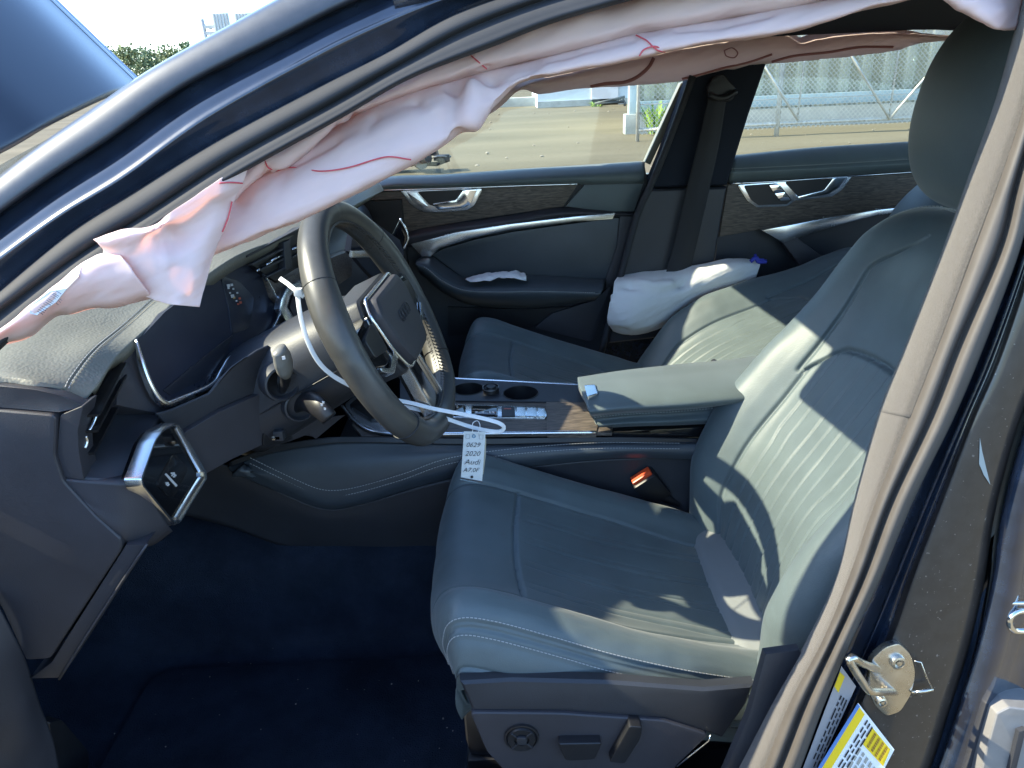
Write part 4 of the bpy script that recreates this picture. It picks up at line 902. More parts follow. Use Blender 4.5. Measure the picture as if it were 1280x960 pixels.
# panels round the steering column
def dq(lst, f=lambda x: .30+.22*(x-258)/170): return [U(a, b, f(a)) for a, b in lst]
kf = lambda x: .30+.20*(x-258)/170
slab('knee_panel', [U(a, b, kf(a)) for a, b in ((216,560),(232,540),(274,515),(306,501),(334,489),(352,505),(368,528),(395,548),(424,524),(428,521),(380,545),(348,557),(328,556),(290,574),(258,592),(252,586))], .008, M['side_plastic'], da, bevel=.006, seg=3)
slab('cluster_lower_panel', [U(a, b, kf(a)+.01) for a, b in ((196,518),(216,512),(262,492),(276,474),(292,458),(322,438),(336,432),(350,440),(354,462),(336,484),(274,511),(232,536),(222,548))], .003, M['plastic'], da, bevel=.006, seg=3)
slab('panel_slot', rounded([U(a, b, kf(a)+.01) for a, b in ((272,480),(288,460),(306,447),(315,445),(311,452),(294,463),(280,484))], .2), .0015, M['black'], da)
slab('diagnostic_recess', rounded([U(a, b, kf(a)-.004) for a, b in ((329,544),(334,536),(348,532),(358,537),(368,548),(352,556),(329,558))], .2), .03, M['black'], da, bevel=.002)
box('diagnostic_plug', U(350,542,.385), (.014,.02,.016), M['plastic'], da, bev=.002); box('diagnostic_plug', U(346,546,.38), (.012,.01,.006), M['chrome'], da, bev=.001)
# carcass behind the visible skins
box('carcass', (-.80,.68,.84), (.56,.80,.28), M['black'], da, bev=.02)
box('passenger_carcass', (-.70,1.22,.80), (.62,.46,.40), M['black'], da, bev=.03)
gl = [[V3(-.40,.86,.985),V3(-.385,1.1,.995),V3(-.40,1.44,1.0)],[V3(-.36,.86,.93),V3(-.34,1.1,.94),V3(-.36,1.44,.945)],[V3(-.36,.86,.80),V3(-.33,1.1,.80),V3(-.36,1.44,.80)],[V3(-.42,.86,.64),V3(-.40,1.1,.64),V3(-.42,1.44,.64)],[V3(-.60,.86,.56),V3(-.6,1.1,.56),V3(-.6,1.44,.56)]]
patch('glovebox', gl, M['plastic'], da, 30, 24, .02)
# centre vents and screens
VP0, VPN = U(345,320,.66), nrm((.95,-.25,.12))
def vp(px, py, d=0): return UP(px, py, VP0+VPN*d, VPN)
vt = slab('centre_vent', [vp(a, b) for a, b in ((303,322),(378,283),(380,330),(345,352),(334,345))], .02, M['black'], da, n=VPN, bevel=.002); sub(vt)
for (a, b), (c, d) in (((305,321),(376,284)),((312,331),(352,311)),((322,338),(356,322)),((330,347),(360,332)),((362,312),(378,304)),((362,322),(378,315))):
    p, q = vp(a, b, .004), vp(c, d, .004); box('blade', (p+q)/2, (np.linalg.norm(q-p),.012,.0035), M['plastic'], vt, ax=[nrm(q-p), nrm(np.cross(VPN, q-p)) if False else VPN, nrm(np.cross(q-p, VPN))], bev=.001)
for (a, b), (c, d) in (((333,331),(341,327)),((339,326),(353,319)),((365,312),(378,306)),((321,339),(325,336))):
    tube('vent_trim', [vp(a, b, .010), vp((a+c)/2, (b+d)/2, .010), vp(c, d, .010)], .0016, M['bright'], vt, k=6)
slab('vent_divider', [vp(a, b, .012) for a, b in ((355,303),(363,299),(366,335),(357,338))], .012, M['plastic'], vt, n=VPN, bevel=.002)
slab('dash_trim', [vp(a, b, .0) for a, b in ((334,347),(345,354),(400,328),(440,312),(440,345),(400,372),(362,395),(340,372))], .03, M['wood'], da, n=VPN, bevel=.002)
fr = [(350,386),(352,374),(360,358),(372,352),(388,344),(392,352),(374,361),(364,370),(360,384),(368,396),(360,406)]
slab('screen_frame', [vp(a, b, .016) for a, b in fr], .012, M['chrome'], da, n=VPN, bevel=.003)
slab('climate_screen', [vp(a, b, .008) for a, b in ((362,384),(366,370),(376,361),(394,352),(420,345),(430,380),(400,410),(372,404))], .012, M['screen'], da, n=VPN)
slab('media_screen', [U(a, b, y) for a, b, y in ((438,315,.74),(447,262,.74),(500,300,1.0),(506,318,1.0),(500,345,1.0),(470,352,.9))], .012, M['screen'], da, bevel=.002)
slab('media_screen_edge', [U(a, b, y) for a, b, y in ((441,314,.72),(472,312,.83),(498,322,.94),(497,330,.94),(470,322,.83),(440,322,.72))], .006, M['chrome'], da, bevel=.001)
slab('side_screen_edge', rounded([U(a, b, 1.08) for a, b in ((488,297),(500,274),(509,291),(510,303),(505,312),(497,305))], .15), .02, M['gloss'], da, bevel=.003)
tube('trim_edge', [U(500,273,1.07), U(509,291,1.07), U(509,302,1.07), U(504,313,1.07)], .0018, M['chrome'], da, n=12, k=6)

# ================================================================== STEERING WHEEL
WC = V3(-.182,.452,.960); WT, WY = rad(24.1), rad(-4.5)
WUP = V3(-math.sin(WT)*math.cos(WY), -math.sin(WT)*math.sin(WY), math.cos(WT)); WS = V3(-math.sin(WY), math.cos(WY), 0); WN = nrm(np.cross(WS, WUP))
if WN[0] < 0: WN = -WN
sw_ = empty('steering_wheel', tuple(WC), 'black leather steering wheel with silver spoke trim, stitched inner edge', 'steering wheel'); anchor(sw_)
def wp(a, b, n=0.0): return WC+WS*a+WUP*b+WN*n           # a: towards the passenger, b: up the wheel, n: towards the driver
RR = .176
def rimr(t):                                             # slightly flattened at the bottom, thicker at the grips
    b = math.cos(t); return RR*(1-.05*sstep(.80,1.0,-b)) if True else RR
angs = np.linspace(0, 2*math.pi, 180, endpoint=False)
rp_ = np.array([wp(rimr(t)*math.sin(t), rimr(t)*math.cos(t)) for t in angs])
grip = 1+.10*np.exp(-((np.abs(((angs+math.pi)%(2*math.pi))-math.pi)-1.15)/.30)**2)-.03*(np.abs(np.sin(angs*2.0-.2)) < .02)
rim = sweep('rim', rp_, np.stack([.0208*np.cos(np.linspace(0,6.283,20,endpoint=False)), .0185*np.sin(np.linspace(0,6.283,20,endpoint=False))], 1), WN, M['rim_leather'], sw_, closed=True, scale=grip); sub(rim)
for t in (.92, 2.25, -0.92, -2.25):                      # leather joints
    c = wp(rimr(t)*math.sin(t), rimr(t)*math.cos(t)); rd_ = nrm(c-WC); tn = np.cross(WN, rd_)
    tube('leather_joint', [c+rd_*.0190*math.cos(k)+WN*.0213*math.sin(k) for k in np.linspace(0,6.283,28,endpoint=False)], .0011, M['black'], rim, closed=True, k=6)
bm = bmesh.new()
for t in np.linspace(0, 2*math.pi, 150, endpoint=False):
    g_ = 1+.10*math.exp(-((abs(((t+math.pi)%(2*math.pi))-math.pi)-1.15)/.30)**2)
    rd_ = WS*math.sin(t)+WUP*math.cos(t); tn = WS*math.cos(t)-WUP*math.sin(t); c0_ = WC+rd_*rimr(t)
    for sg in (-1, 1):
        c = c0_-rd_*.0178*g_+WN*(.0045*sg+.0045); ax1 = nrm(tn*.75+WN*sg*.65); box_bm(bm, c, (.0078,.0026,.0024), [ax1, nrm(np.cross(rd_, ax1)), rd_])
    box_bm(bm, c0_-rd_*.0186*g_+WN*.0045, (.0080,.004,.0024), [tn, WN, rd_])
bmesh.ops.recalc_face_normals(bm, faces=bm.faces); me = bpy.data.meshes.new('rim_stitching'); bm.to_mesh(me); bm.free()
o = link('rim_stitching', me, M['rim_leather'], rim, smooth=False); o['kind'] = 'stuff'
def wslab(name, pts, n0, th, m, parent, bev=.003, r=.2, seg=3):
    return slab(name, rounded([wp(a, b, n0+(c[0] if c else 0)) for a, b, *c in pts], r, 5), th, m, parent, n=WN, bevel=bev, seg=seg)
hubp = [(-.070,.052),(.070,.052),(.083,.030),(.074,-.020),(.050,-.060),(-.050,-.060),(-.074,-.020),(-.083,.030)]
hub = wslab('airbag_cover', hubp, .032, .045, M['side_plastic'], sw_, .012, .3, 4); sub(hub)
tr = rounded([wp(a*1.05, b*1.06, .017) for a, b in hubp], .3, 6); tube('hub_trim', tr, .0030, M['chrome'], sw_, closed=True, k=8)
wslab('hub_base', [(a*1.14, b*1.16) for a, b in hubp], .010, .05, M['plastic'], sw_, .008, .3)
for k in range(4):                                       # four interlocked rings on the cover
    c = wp((k-1.5)*.0135+.004, .004, .0335); tube('emblem_ring', [c+WS*.0082*math.cos(t)+WUP*.0082*math.sin(t) for t in np.linspace(0,6.283,32,endpoint=False)], .0009, M['plastic'], hub, closed=True, k=6)
for sg in (-1, 1):
    sp = wslab('side_spoke', [(sg*.070,.040),(sg*.168,.030),(sg*.170,-.012),(sg*.120,-.030),(sg*.070,-.030)], .014, .022, M['gloss'], sw_, .004, .15); sub(sp)
    wslab('spoke_keys', [(sg*.092,.028),(sg*.148,.022),(sg*.148,-.006),(sg*.092,-.016)], .018, .008, M['black'], sp, .002, .2)
    wslab('spoke_trim', [(sg*.072,-.024),(sg*.120,-.034),(sg*.150,-.020),(sg*.150,-.026),(sg*.118,-.044),(sg*.070,-.036)], .017, .010, M['chrome'], sp, .002, .2)
lo = wslab('lower_spoke', [(-.030,-.055),(.030,-.055),(.038,-.160),(-.038,-.160)], .006, .020, M['gloss'], sw_, .004, .15); sub(lo)
for sg in (-1, 1): wslab('lower_spoke_trim', [(sg*.030,-.052),(sg*.037,-.052),(sg*.046,-.162),(sg*.038,-.162)], .010, .016, M['chrome'], lo, .002, .1)
# column shroud, ring openings and stalks
co = empty('steering_column', tuple(WC-WN*.15), 'dark steering column shroud with wiper and cruise stalks behind the wheel', 'steering column'); anchor(co)
cl0, cl1 = WC-WN*.035, WC-WN*.26-WUP*.015
path = [cl0+(cl1-cl0)*f for f in np.linspace(0,1,14)]
tt = np.linspace(0, 6.283, 40, endpoint=False)
shp = np.stack([.074*np.sign(np.cos(tt))*np.abs(np.cos(tt))**.75, .086*np.sign(np.sin(tt))*np.abs(np.sin(tt))**.75], 1)
sweep('shroud', path, shp, WUP, M['plastic'], co, scale=np.interp(np.linspace(0,1,14), [0,.1,.5,1], [.80,.92,1.0,1.08]))
tube('shroud_joint', [cl0+(cl1-cl0)*f+WS*(-.088)+WUP*-.012 for f in np.linspace(.1,1,8)], .0012, M['black'], co, k=6)
for px, py, yy, r in ((352,479,.37,.026),(374,507,.385,.024)):
    ax_ = nrm(V3(.55,-.80,.05)); rg = lathe('stalk_ring', [(r*.78,-.02),(r*.78,.003),(r*.86,.006),(r*.97,.005),(r*1.03,-.002),(r*1.04,-.02)], U(px,py,yy), ax_, M['plastic'], co, 36)
    lathe('stalk_socket', [(.0001,-.012),(r*.5,-.010),(r*.8,-.004)], U(px,py,yy), ax_, M['black'], co, 30)
def stalk(name, pts, rs, m, parent):
    p = even(cr(np.array(pts), 60), 30); return sweep(name, p, np.stack([np.cos(tt[::2])*1.0, .62*np.sin(tt[::2])], 1), V3(0.2,.3,1), m, parent, scale=np.interp(np.linspace(0,1,30), np.linspace(0,1,len(rs)), rs))
stalk('wiper_stalk', [U(353,484,.38), U(357,474,.355), U(356,462,.335)], (.010,.011,.012), M['black'], co)
stalk('stalk_tip', [U(359,466,.335), U(356,458,.325), U(352,446,.315), U(349,437,.31)], (.011,.0165,.0165,.012), M['stalk_grey'], co)
wt = slab('stalk_mark', [U(a, b, .293) for a, b in ((352,446),(356,445),(357,449),(353,450))], .001, M['icon'], co)
stalk('cruise_stalk', [U(370,506,.39), U(384,502,.365), U(396,507,.345), U(404,514,.335), U(412,523,.33)], (.012,.0125,.016,.016,.012), M['black'], co)
for a, b in ((402,506),(406,511),(404,503)): slab('stalk_mark', [U(a-1.5, b-1.5, .315), U(a+1.5, b-1, .315), U(a+1.5, b+1.5, .315), U(a-1, b+1.5, .315)], .001, M['icon'], co)

# ================================================================== CENTRE CONSOLE
cn = empty('centre_console', (0.05,.79,.42), 'centre console with grey oak trim, cup holders and silver switch row', 'centre console'); anchor(cn)
ZT = .664
def cz(px, py, d=0.0): return UZ(px, py, ZT+d)
yn, yf = .664, .925
box('body', (.12,.795,.46), (.98,.245,.27), M['black'], cn)
# side wall: upper rail, stitched leather band and lower skirt
s1 = [[U(285,578,.640), U(340,558,.645), U(400,548,.650), U(450,546,.655), U(600,548,.658), U(745,546,.66), U(860,548,.66), U(960,552,.66)],
      [U(285,584,.638), U(340,566,.640), U(400,556,.645), U(450,553,.650), U(600,556,.654), U(745,553,.656), U(860,557,.656), U(960,562,.656)]]
patch('upper_rail', s1, M['black'], cn, 8, 60, .02)
s2 = [[U(285,584,.640), U(340,566,.644), U(400,556,.648), U(450,553,.652), U(600,556,.656), U(745,552,.66), U(860,552,.66), U(960,552,.66)],
      [U(290,590,.632), U(345,586,.628), U(400,588,.628), U(450,584,.630), U(570,566,.640), U(745,557,.648), U(860,556,.648), U(960,556,.648)],
      [U(300,584,.628), U(350,604,.622), U(405,625,.62), U(450,620,.622), U(560,588,.632), U(745,567,.642), U(860,566,.642), U(960,566,.642)],
      [U(300,595,.634), U(350,616,.630), U(405,636,.63), U(452,630,.632), U(565,598,.642), U(745,575,.65), U(860,574,.65), U(960,574,.65)]]
lb = patch('leather_band', s2, M['smooth_leather'], cn, 30, 90, .01); sub(lb)
for off, dy in ((0,-.002),(7,-.002)):
    stitches('stitching', [U(a, b+off, y-.0045) for a, b, y in ((312,572,.630),(345,588,.628),(375,602,.626),(398,611,.626),(420,613,.626),(450,608,.626),(505,592,.628),(560,573,.632),(640,561,.637),(745,553.5,.642),(850,554,.642))], M['stitch'], lb, step=.0055, length=.0036, w=.0010)
s3 = [[U(230,560,.66), U(300,590,.652), U(350,615,.648), U(405,636,.646), U(452,630,.648), U(565,598,.654), U(745,575,.66), U(960,570,.66)],
      [U(220,580,.66), U(290,610,.652), U(345,636,.648), U(405,655,.646), U(460,652,.648), U(570,640,.654), U(745,600,.66), U(960,600,.66)],
      [U(215,640,.665), U(290,660,.662), U(345,680,.66), U(405,690,.66), U(460,690,.66), U(570,690,.66), U(745,680,.66), U(960,680,.66)]]
patch('side_skirt', s3, M['plastic'], cn, 20, 60, .01)
# top deck in oak, chrome border, cup holder insert
slab('oak_deck', [cz(440,530), cz(452,545), cz(745,541), cz(765,541), cz(768,502), cz(560,499), cz(455,497)], .006, M['wood'], cn, n=(0,0,1), bevel=.002)
tube('chrome_edge', [cz(428,508,.004), cz(440,524,.004), cz(458,537,.004), cz(480,542,.004), cz(520,543,.004), cz(600,542,.003), cz(680,541,.003), cz(745,540.5,.003)], .0038, M['chrome'], cn, n=50, k=8)
tube('chrome_edge', [cz(560,473,.002), cz(620,476,.002), cz(690,479.5,.002), cz(770,483,.002)], .0028, M['chrome'], cn, n=20, k=8)
# climate/volume plate ahead of the switches
slab('silver_plate', rounded([cz(a, b, .004) for a, b in ((430,505),(452,487),(475,500),(520,530),(500,542),(470,538),(448,528))], .15), .01, M['chrome'], cn, n=(0,0,1), bevel=.003)
slab('touch_screen', rounded([cz(a, b, .010) for a, b in ((436,506),(455,491),(469,499),(476,522),(462,523))], .12), .008, M['gloss'], cn, n=(0,0,1), bevel=.001)
# cup holder insert
def zc(px, py, d=0): return UZ(px, py, ZT+d)
HOLES = []
for pa, pb in (((571,486),(600,486)),((626,491),(676,491))):
    c = (zc(*pa, .003)+zc(*pb, .003))/2; r = min(max(np.linalg.norm(zc(*pa)-zc(*pb))/2, .033), .037); HOLES.append((c, r))
def plate_with_holes(name, outline, holes, th, m, parent):
    bm = bmesh.new(); ed = []
    def loop(ps):
        v = [bm.verts.new(p) for p in ps]; ed.extend(bm.edges.new((v[k], v[(k+1) % len(v)])) for k in range(len(v)))
    loop(outline)
    for c, r in holes: loop([c+V3(r*math.cos(t), r*math.sin(t), 0) for t in np.linspace(0, 2*math.pi, 40, endpoint=False)])
    bmesh.ops.triangle_fill(bm, use_beauty=True, edges=ed)
    g = bmesh.ops.extrude_face_region(bm, geom=list(bm.faces)); bmesh.ops.translate(bm, verts=[e for e in g['geom'] if isinstance(e, bmesh.types.BMVert)], vec=(0,0,-th))
    bmesh.ops.recalc_face_normals(bm, faces=bm.faces); me = bpy.data.meshes.new(name); bm.to_mesh(me); bm.free(); return link(name, me, m, parent, smooth=False)
plate_with_holes('cup_holder_plate', [zc(a, b, .003) for a, b in ((500,472),(575,474),(770,483),(770,503),(500,500))], HOLES, .004, M['plastic'], cn)
for c, r in HOLES:
    lathe('cup_holder', [(.0001,-.058),(r*.86,-.058),(r*.93,-.052),(r*.97,-.006),(r*.985,.0006),(r*1.05,.0010),(r*1.06,-.001)], c, (0,0,1), M['black'], cn, 40)
kc = zc(614,490,.004); kb = lathe('selector_knob', [(.017,0),(.017,.010),(.0155,.013),(.0150,.010),(.011,.010),(.010,.014),(.0001,.0148)], kc, (0,0,1), M['black'], cn, 30); sub(kb)
lathe('knob_ring', [(.0165,.0100),(.0182,.0112),(.0182,.0090),(.0165,.0085)], kc, (0,0,1), M['chrome'], kb, 30)
# switch row
slab('switch_row_frame', rounded([zc(a, b, .004) for a, b in ((556,504),(672,508),(681,510),(684,518),(682,522),(556,521))], .2), .01, M['chrome'], cn, n=(0,0,1), bevel=.002)
for nm, m_, q in (('switch_pad', 'gloss', ((560,505.5),(582,506.5),(582,519),(560,518.5))), ('switch_pad','gloss',((589,506.5),(622,507),(622,519.5),(589,519))), ('start_button','plastic',((627,507.5),(643,508),(644,520),(627,520))), ('switch_key','chrome',((646,508.5),(656,508.8),(657,520),(646,520))), ('switch_key','chrome',((659,509),(670,509.5),(671,520.5),(659,520))), ('switch_key','chrome',((672.5,510),(680,511),(681,520),(673,520.5)))):
    slab(nm, rounded([zc(a, b, .0065) for a, b in q], .1), .006, M[m_], cn, n=(0,0,1), bevel=.001)
for a in (594, 602, 611, 615): slab('switch_icon', [zc(a, 514, .0072), zc(a+3, 514.2, .0072), zc(a+3, 516.5, .0072), zc(a, 516.2, .0072)], .0004, M['icon'], cn, n=(0,0,1))
slab('switch_icon', [zc(630,510,.0072), zc(639,510.3,.0072), zc(639,511.5,.0072), zc(630,511.2,.0072)], .0004, M['lamp_red'], cn, n=(0,0,1))
slab('oak_rear', [zc(a, b, .0025) for a, b in ((682,482),(760,485),(745,541),(684,541))], .01, M['wood'], cn, n=(0,0,1), bevel=.001)
# armrest: padded lid
def az(px, py, z): return UZ(px, py, z)
ZA = .735
ar = [[U(722,476,.90)+V3(0,0,-.03), U(780,468,.93)+V3(0,0,-.03), U(850,458,.93)+V3(0,0,-.03), U(940,445,.93)+V3(0,0,-.03), U(1020,430,.93)+V3(0,0,-.03)],
      [az(722,472,ZA-.008), az(780,463,ZA), az(850,455,ZA), az(905,450,ZA), az(980,440,ZA)],
      [az(723,480,ZA+.008), az(780,474,ZA+.016), az(850,469,ZA+.016), az(905,463,ZA+.016), az(980,455,ZA+.014)],
      [az(731,497,ZA+.010), az(780,494,ZA+.016), az(850,490,ZA+.016), az(905,485,ZA+.016), az(980,477,ZA+.014)],
      [az(737,517,ZA-.006), az(780,513,ZA-.001), az(850,509,ZA-.001), az(905,504,ZA-.001), az(980,496,ZA-.002)],
      [U(740,522,.672), U(780,518,.668), U(850,514,.666), U(905,509,.666), U(980,500,.666)],
      [U(748,533,.668), U(790,530,.663), U(850,528,.661), U(905,524,.661), U(980,515,.661)],
      [U(752,537,.69), U(790,534,.69), U(850,533,.69), U(905,530,.69), U(980,521,.69)]]
lid = patch('armrest', ar, M['leather'], cn, 70, 80, .012, disp=lambda u,v,P: -.004*groove((u-4.9/7)*.14, .0022)); sub(lid)
AR = patch_pts(np.array(ar), 141, 80)
for i in (96, 101): stitches('stitching', [AR[i, j]+V3(-.0005,-.0010,.0012) for j in range(1, 64)], M['stitch'], lid, n=1, step=.0055, length=.0038)
front = [AR[int(141*f), 0] for f in np.linspace(.02,.97,26)]
ft = mesh_of('armrest_front', [*front, np.mean(front, 0)], [(i, i+1, len(front)) for i in range(len(front)-1)]+[(len(front)-1, 0, len(front))]); fixn(ft); link('armrest_front', ft, M['leather'], lid)
slab('armrest_latch', rounded([az(a, b, ZA+.0165) for a, b in ((730,481),(744,480),(748,492),(734,496))], .2), .01, M['chrome'], cn, bevel=.003)
slab('armrest_base', [U(746,540,.667), U(800,538,.664), U(960,530,.664), U(960,546,.664), U(800,548,.664), U(752,546,.667)], .2, M['gloss'], cn, bevel=.003)
tube('armrest_hinge', [U(892,452,.86), U(902,462,.80), U(906,474,.77)], .006, M['plastic'], cn, n=10)

# ================================================================== PASSENGER SIDE DOORS
fd = empty('front_passenger_door', (.2,1.52,.3), 'closed front passenger door with oak inlay, chrome pull handle and padded armrest', 'car door', 'passenger side doors'); anchor(fd)
def fp(lst, y): return [U(a[0], a[1], a[2] if len(a) > 2 else y) for a in lst]
slab('door_skin', [V3(-.85,1.62,.30), V3(.50,1.62,.30), V3(.50,1.62,1.0), V3(-.85,1.62,1.0)], .03, M['paint'], fd)
slab('inner_panel', fp(((405,262),(470,236),(806,208),(811,236),(796,268),(742,470),(400,480)), 1.515), .08, M['plastic'], fd)
patch('sill_pad', [fp(((430,236),(483,221),(555,218),(650,211),(730,206),(806,201)), 1.575), fp(((430,238),(483,224),(555,221),(650,214),(730,209),(806,204)), 1.525),
                   fp(((430,246),(481,231),(555,228),(650,222),(727,218),(806,214)), 1.488), fp(((430,250),(480,236),(555,233),(650,229.5),(724,227),(805,226)), 1.485), fp(((430,253),(479,239),(555,236),(650,233),(722,231),(805,230)), 1.505)], M['leather'], fd, 24, 50, .004)
slab('oak_inlay', fp(((440,262),(470,243),(479,240),(600,235),(722,231),(704,258),(650,266),(590,275),(530,285),(470,300),(440,300)), 1.500), .02, M['wood'], fd, bevel=.002)
tube('chrome_strip', fp(((470,240),(479,238),(560,235.5),(640,232.5),(722,230)), 1.492), .0032, M['bright'], fd, n=24, k=8)
slab('rear_trim', fp(((731,231),(804,229.5),(793,264),(761,265),(707,258)), 1.497), .02, M['leather'], fd, bevel=.002)
patch('lower_bulge', [fp(((470,300),(530,285),(590,276),(650,267),(704,259),(793,266)), 1.502), fp(((480,306),(535,292),(590,283),(650,275),(710,266),(793,268)), 1.480), fp(((500,312),(540,302),(590,293),(650,283),(715,273),(790,271)), 1.490)], M['side_plastic'], fd, 16, 40, .004)
hf = slab('handle_frame', rounded(fp(((500,238.5),(512,255),(527,265),(545,266.5),(584,263),(593,257),(604,235.5)), 1.494), .2), .014, M['chrome'], fd, bevel=.002); sub(hf)
slab('handle_cup', rounded(fp(((521,239.5),(580,237),(571,254),(543,258),(537,256)), 1.4915), .18), .004, M['black'], hf)
slab('pull_handle', rounded(fp(((540,255),(570,250),(579,237.5),(597,236.5),(588,256),(579,260),(548,262.5)), 1.484), .15), .010, M['bright'], hf, bevel=.003)
slab('lock_key', rounded(fp(((508,240),(520,240),(535,258),(527,260),(515,251)), 1.4885), .12), .003, M['chrome'], hf, bevel=.001)
slab('chrome_inlay', fp(((513,305),(545,297),(571,290),(637,280),(719,270.5),(769,266.5),(766,274),(719,277),(637,287.5),(588,298),(549,311),(538,321),(527,321)), 1.472), .02, M['chrome'], fd, bevel=.003)
slab('map_panel', rounded(fp(((540,318),(555,311),(592,300),(640,290),(720,279),(774,272),(771,308),(757,349),(660,346),(581,349)), 1.492), .08), .02, M['smooth_leather'], fd, bevel=.004)
slab('panel_edge', fp(((775,268),(793,267),(770,356),(757,362),(757,349),(771,308)), 1.488), .02, M['side_plastic'], fd, bevel=.003)
arm = [fp(((527,321),(541,321),(562,336),(584,348),(620,346.5),(660,344),(710,346),(757,349)), 1.49), fp(((521,325),(537,327),(557,342),(583,354),(620,353),(660,351),(710,352),(755,354)), 1.44),
       fp(((520,329),(534,334),(553,349),(580,361),(620,363),(660,362),(710,363),(752,365)), 1.405), fp(((522,336),(535,345),(553,360),(580,371),(620,374),(660,374),(705,373),(748,372)), 1.41), fp(((525,342),(540,354),(556,367),(582,379),(610,383),(660,384),(700,381),(742,376)), 1.45), fp(((530,342),(545,354),(560,367),(584,379),(610,383),(660,384),(700,381),(742,376)), 1.51)]
am = patch('armrest', arm, M['smooth_leather'], fd, 50, 80, .004, disp=lambda u,v,P: -.003*groove((u-.40)*.16, .002)); sub(am)
APt = patch_pts(np.array(arm), 101, 80)
stitches('stitching', [APt[44, j]+V3(0,-.0018,.0012) for j in range(8, 78)], M['stitch'], am, n=1, step=.006, length=.004)
slab('lower_panel', rounded(fp(((742,376),(757,363),(764,358),(741,428),(668,410),(690,392),(722,382)), 1.497), .1), .02, M['side_plastic'], fd, bevel=.004)
slab('door_pocket', fp(((560,384),(660,387),(716,383),(690,393),(664,410),(560,420)), 1.505), .02, M['black'], fd)
slab('window_frame', fp(((851,104),(863,100),(813,206),(806,203)), 1.545), .03, mat('frame_grey', (0.18,0.18,0.15), .4, var=(8,.1)), fd, bevel=.002)
slab('window_glass', [U(400,250,1.585), U(483,224,1.585), U(806,203,1.585), U(857,96,1.60), U(700,72,1.60), U(560,100,1.60)], .004, M['window'], fd)
rdp = empty('rear_passenger_door', (.95,1.52,.3), 'closed rear passenger door with lock buttons, partly hidden by the driver seat', 'car door', 'passenger side doors'); anchor(rdp)
slab('door_skin', [V3(.60,1.62,.30), V3(1.7,1.62,.30), V3(1.7,1.62,1.02), V3(.60,1.62,1.02)], .03, M['paint'], rdp)
slab('inner_panel', fp(((912,200),(1100,185),(1320,170),(1320,430),(880,430),(897,300)), 1.52), .08, M['plastic'], rdp)
rp2 = patch('sill_pad', [fp(((917,194),(1018,184),(1135,177),(1300,166)), 1.575), fp(((916,197),(1018,187),(1135,179),(1300,168)), 1.52), fp(((914,211),(1018,206),(1135,199),(1300,188)), 1.485), fp(((912,222),(1018,217),(1135,210),(1300,200)), 1.485), fp(((911,229),(1018,223),(1135,215),(1300,205)), 1.505)], M['leather'], rdp, 24, 50, .004, disp=lambda u,v,P: -.003*groove((u-.52)*.12, .002)); sub(rp2)
RPt = patch_pts(np.array([fp(((914,211),(1018,206),(1135,199),(1300,188)), 1.482), fp(((914,213),(1018,208),(1135,201),(1300,190)), 1.482)]), 3, 60)
stitches('stitching', [RPt[0, j] for j in range(60)], M['stitch'], rp2, n=1, step=.006, length=.004)
tube('chrome_strip', fp(((911,229.5),(975,226.5),(1060,220.5),(1135,215.5),(1300,205)), 1.492), .0028, M['bright'], rdp, n=20, k=8)
slab('oak_inlay', fp(((910,231),(1135,217),(1320,206),(1320,240),(1098,262),(1000,280),(950,287),(899,296)), 1.50), .02, M['wood'], rdp, bevel=.002)
h2 = slab('handle_frame', rounded(fp(((921,231),(934,251),(946,259.5),(984,258),(994,251),(1040,246),(1052,238),(1066,220.5)), 1.494), .15), .012, M['chrome'], rdp, bevel=.002); sub(h2)
slab('handle_cup', rounded(fp(((930,232),(973,229),(990,250),(984,255),(948,256.5),(939,250)), 1.4915), .15), .004, M['black'], h2)
slab('handle_cup', rounded(fp(((981,227.5),(1042,223),(1030,240),(998,246)), 1.4915), .15), .004, M['black'], h2)
slab('pull_handle', rounded(fp(((997,246),(1030,238),(1042,222.5),(1061,221.5),(1049,238),(1038,243),(1000,250)), 1.484), .15), .010, M['bright'], h2, bevel=.003)
slab('lock_key', rounded(fp(((961,231.5),(974,230.5),(980.5,239),(967,241)), 1.486), .12), .005, M['bright'], h2, bevel=.001)
slab('lock_key', rounded(fp(((968,242),(981,240),(989,250),(975,251)), 1.486), .12), .005, M['bright'], h2, bevel=.001)
ca = slab('chrome_arm', fp(((952,288),(984,282),(1035,272),(1098,262),(1160,256),(1160,262),(1098,269),(1040,284),(1000,297),(980,304)), 1.470), .02, M['chrome'], rdp, bevel=.003)
slab('armrest_post', fp(((979,304),(996,297),(1030,322),(1050,345),(1010,345)), 1.465), .04, M['side_plastic'], rdp, bevel=.004)
slab('window_glass', [U(880,200,1.585), U(1300,168,1.585), U(1290,40,1.60), U(960,60,1.60)], .004, M['window'], rdp)
# rear bench behind the front seats
rb = empty('rear_seat', (1.45,.78,.25), 'dark rear bench mostly hidden behind the front seats', 'car seat'); anchor(rb)
patch('bench', [[V3(x,y,z) for y in (.14,.45,.78,1.1,1.42)] for x, z in ((1.12,.30),(1.10,.48),(1.2,.52),(1.45,.47))], M['smooth_leather'], rb, 24, 30, .02, face=V3(1.1,.8,3))
patch('bench_back', [[V3(x,y,z) for y in (.14,.45,.78,1.1,1.42)] for x, z in ((1.45,.45),(1.58,.75),(1.68,1.0),(1.78,1.02))], M['smooth_leather'], rb, 24, 30, .02, face=V3(-2,.8,2))

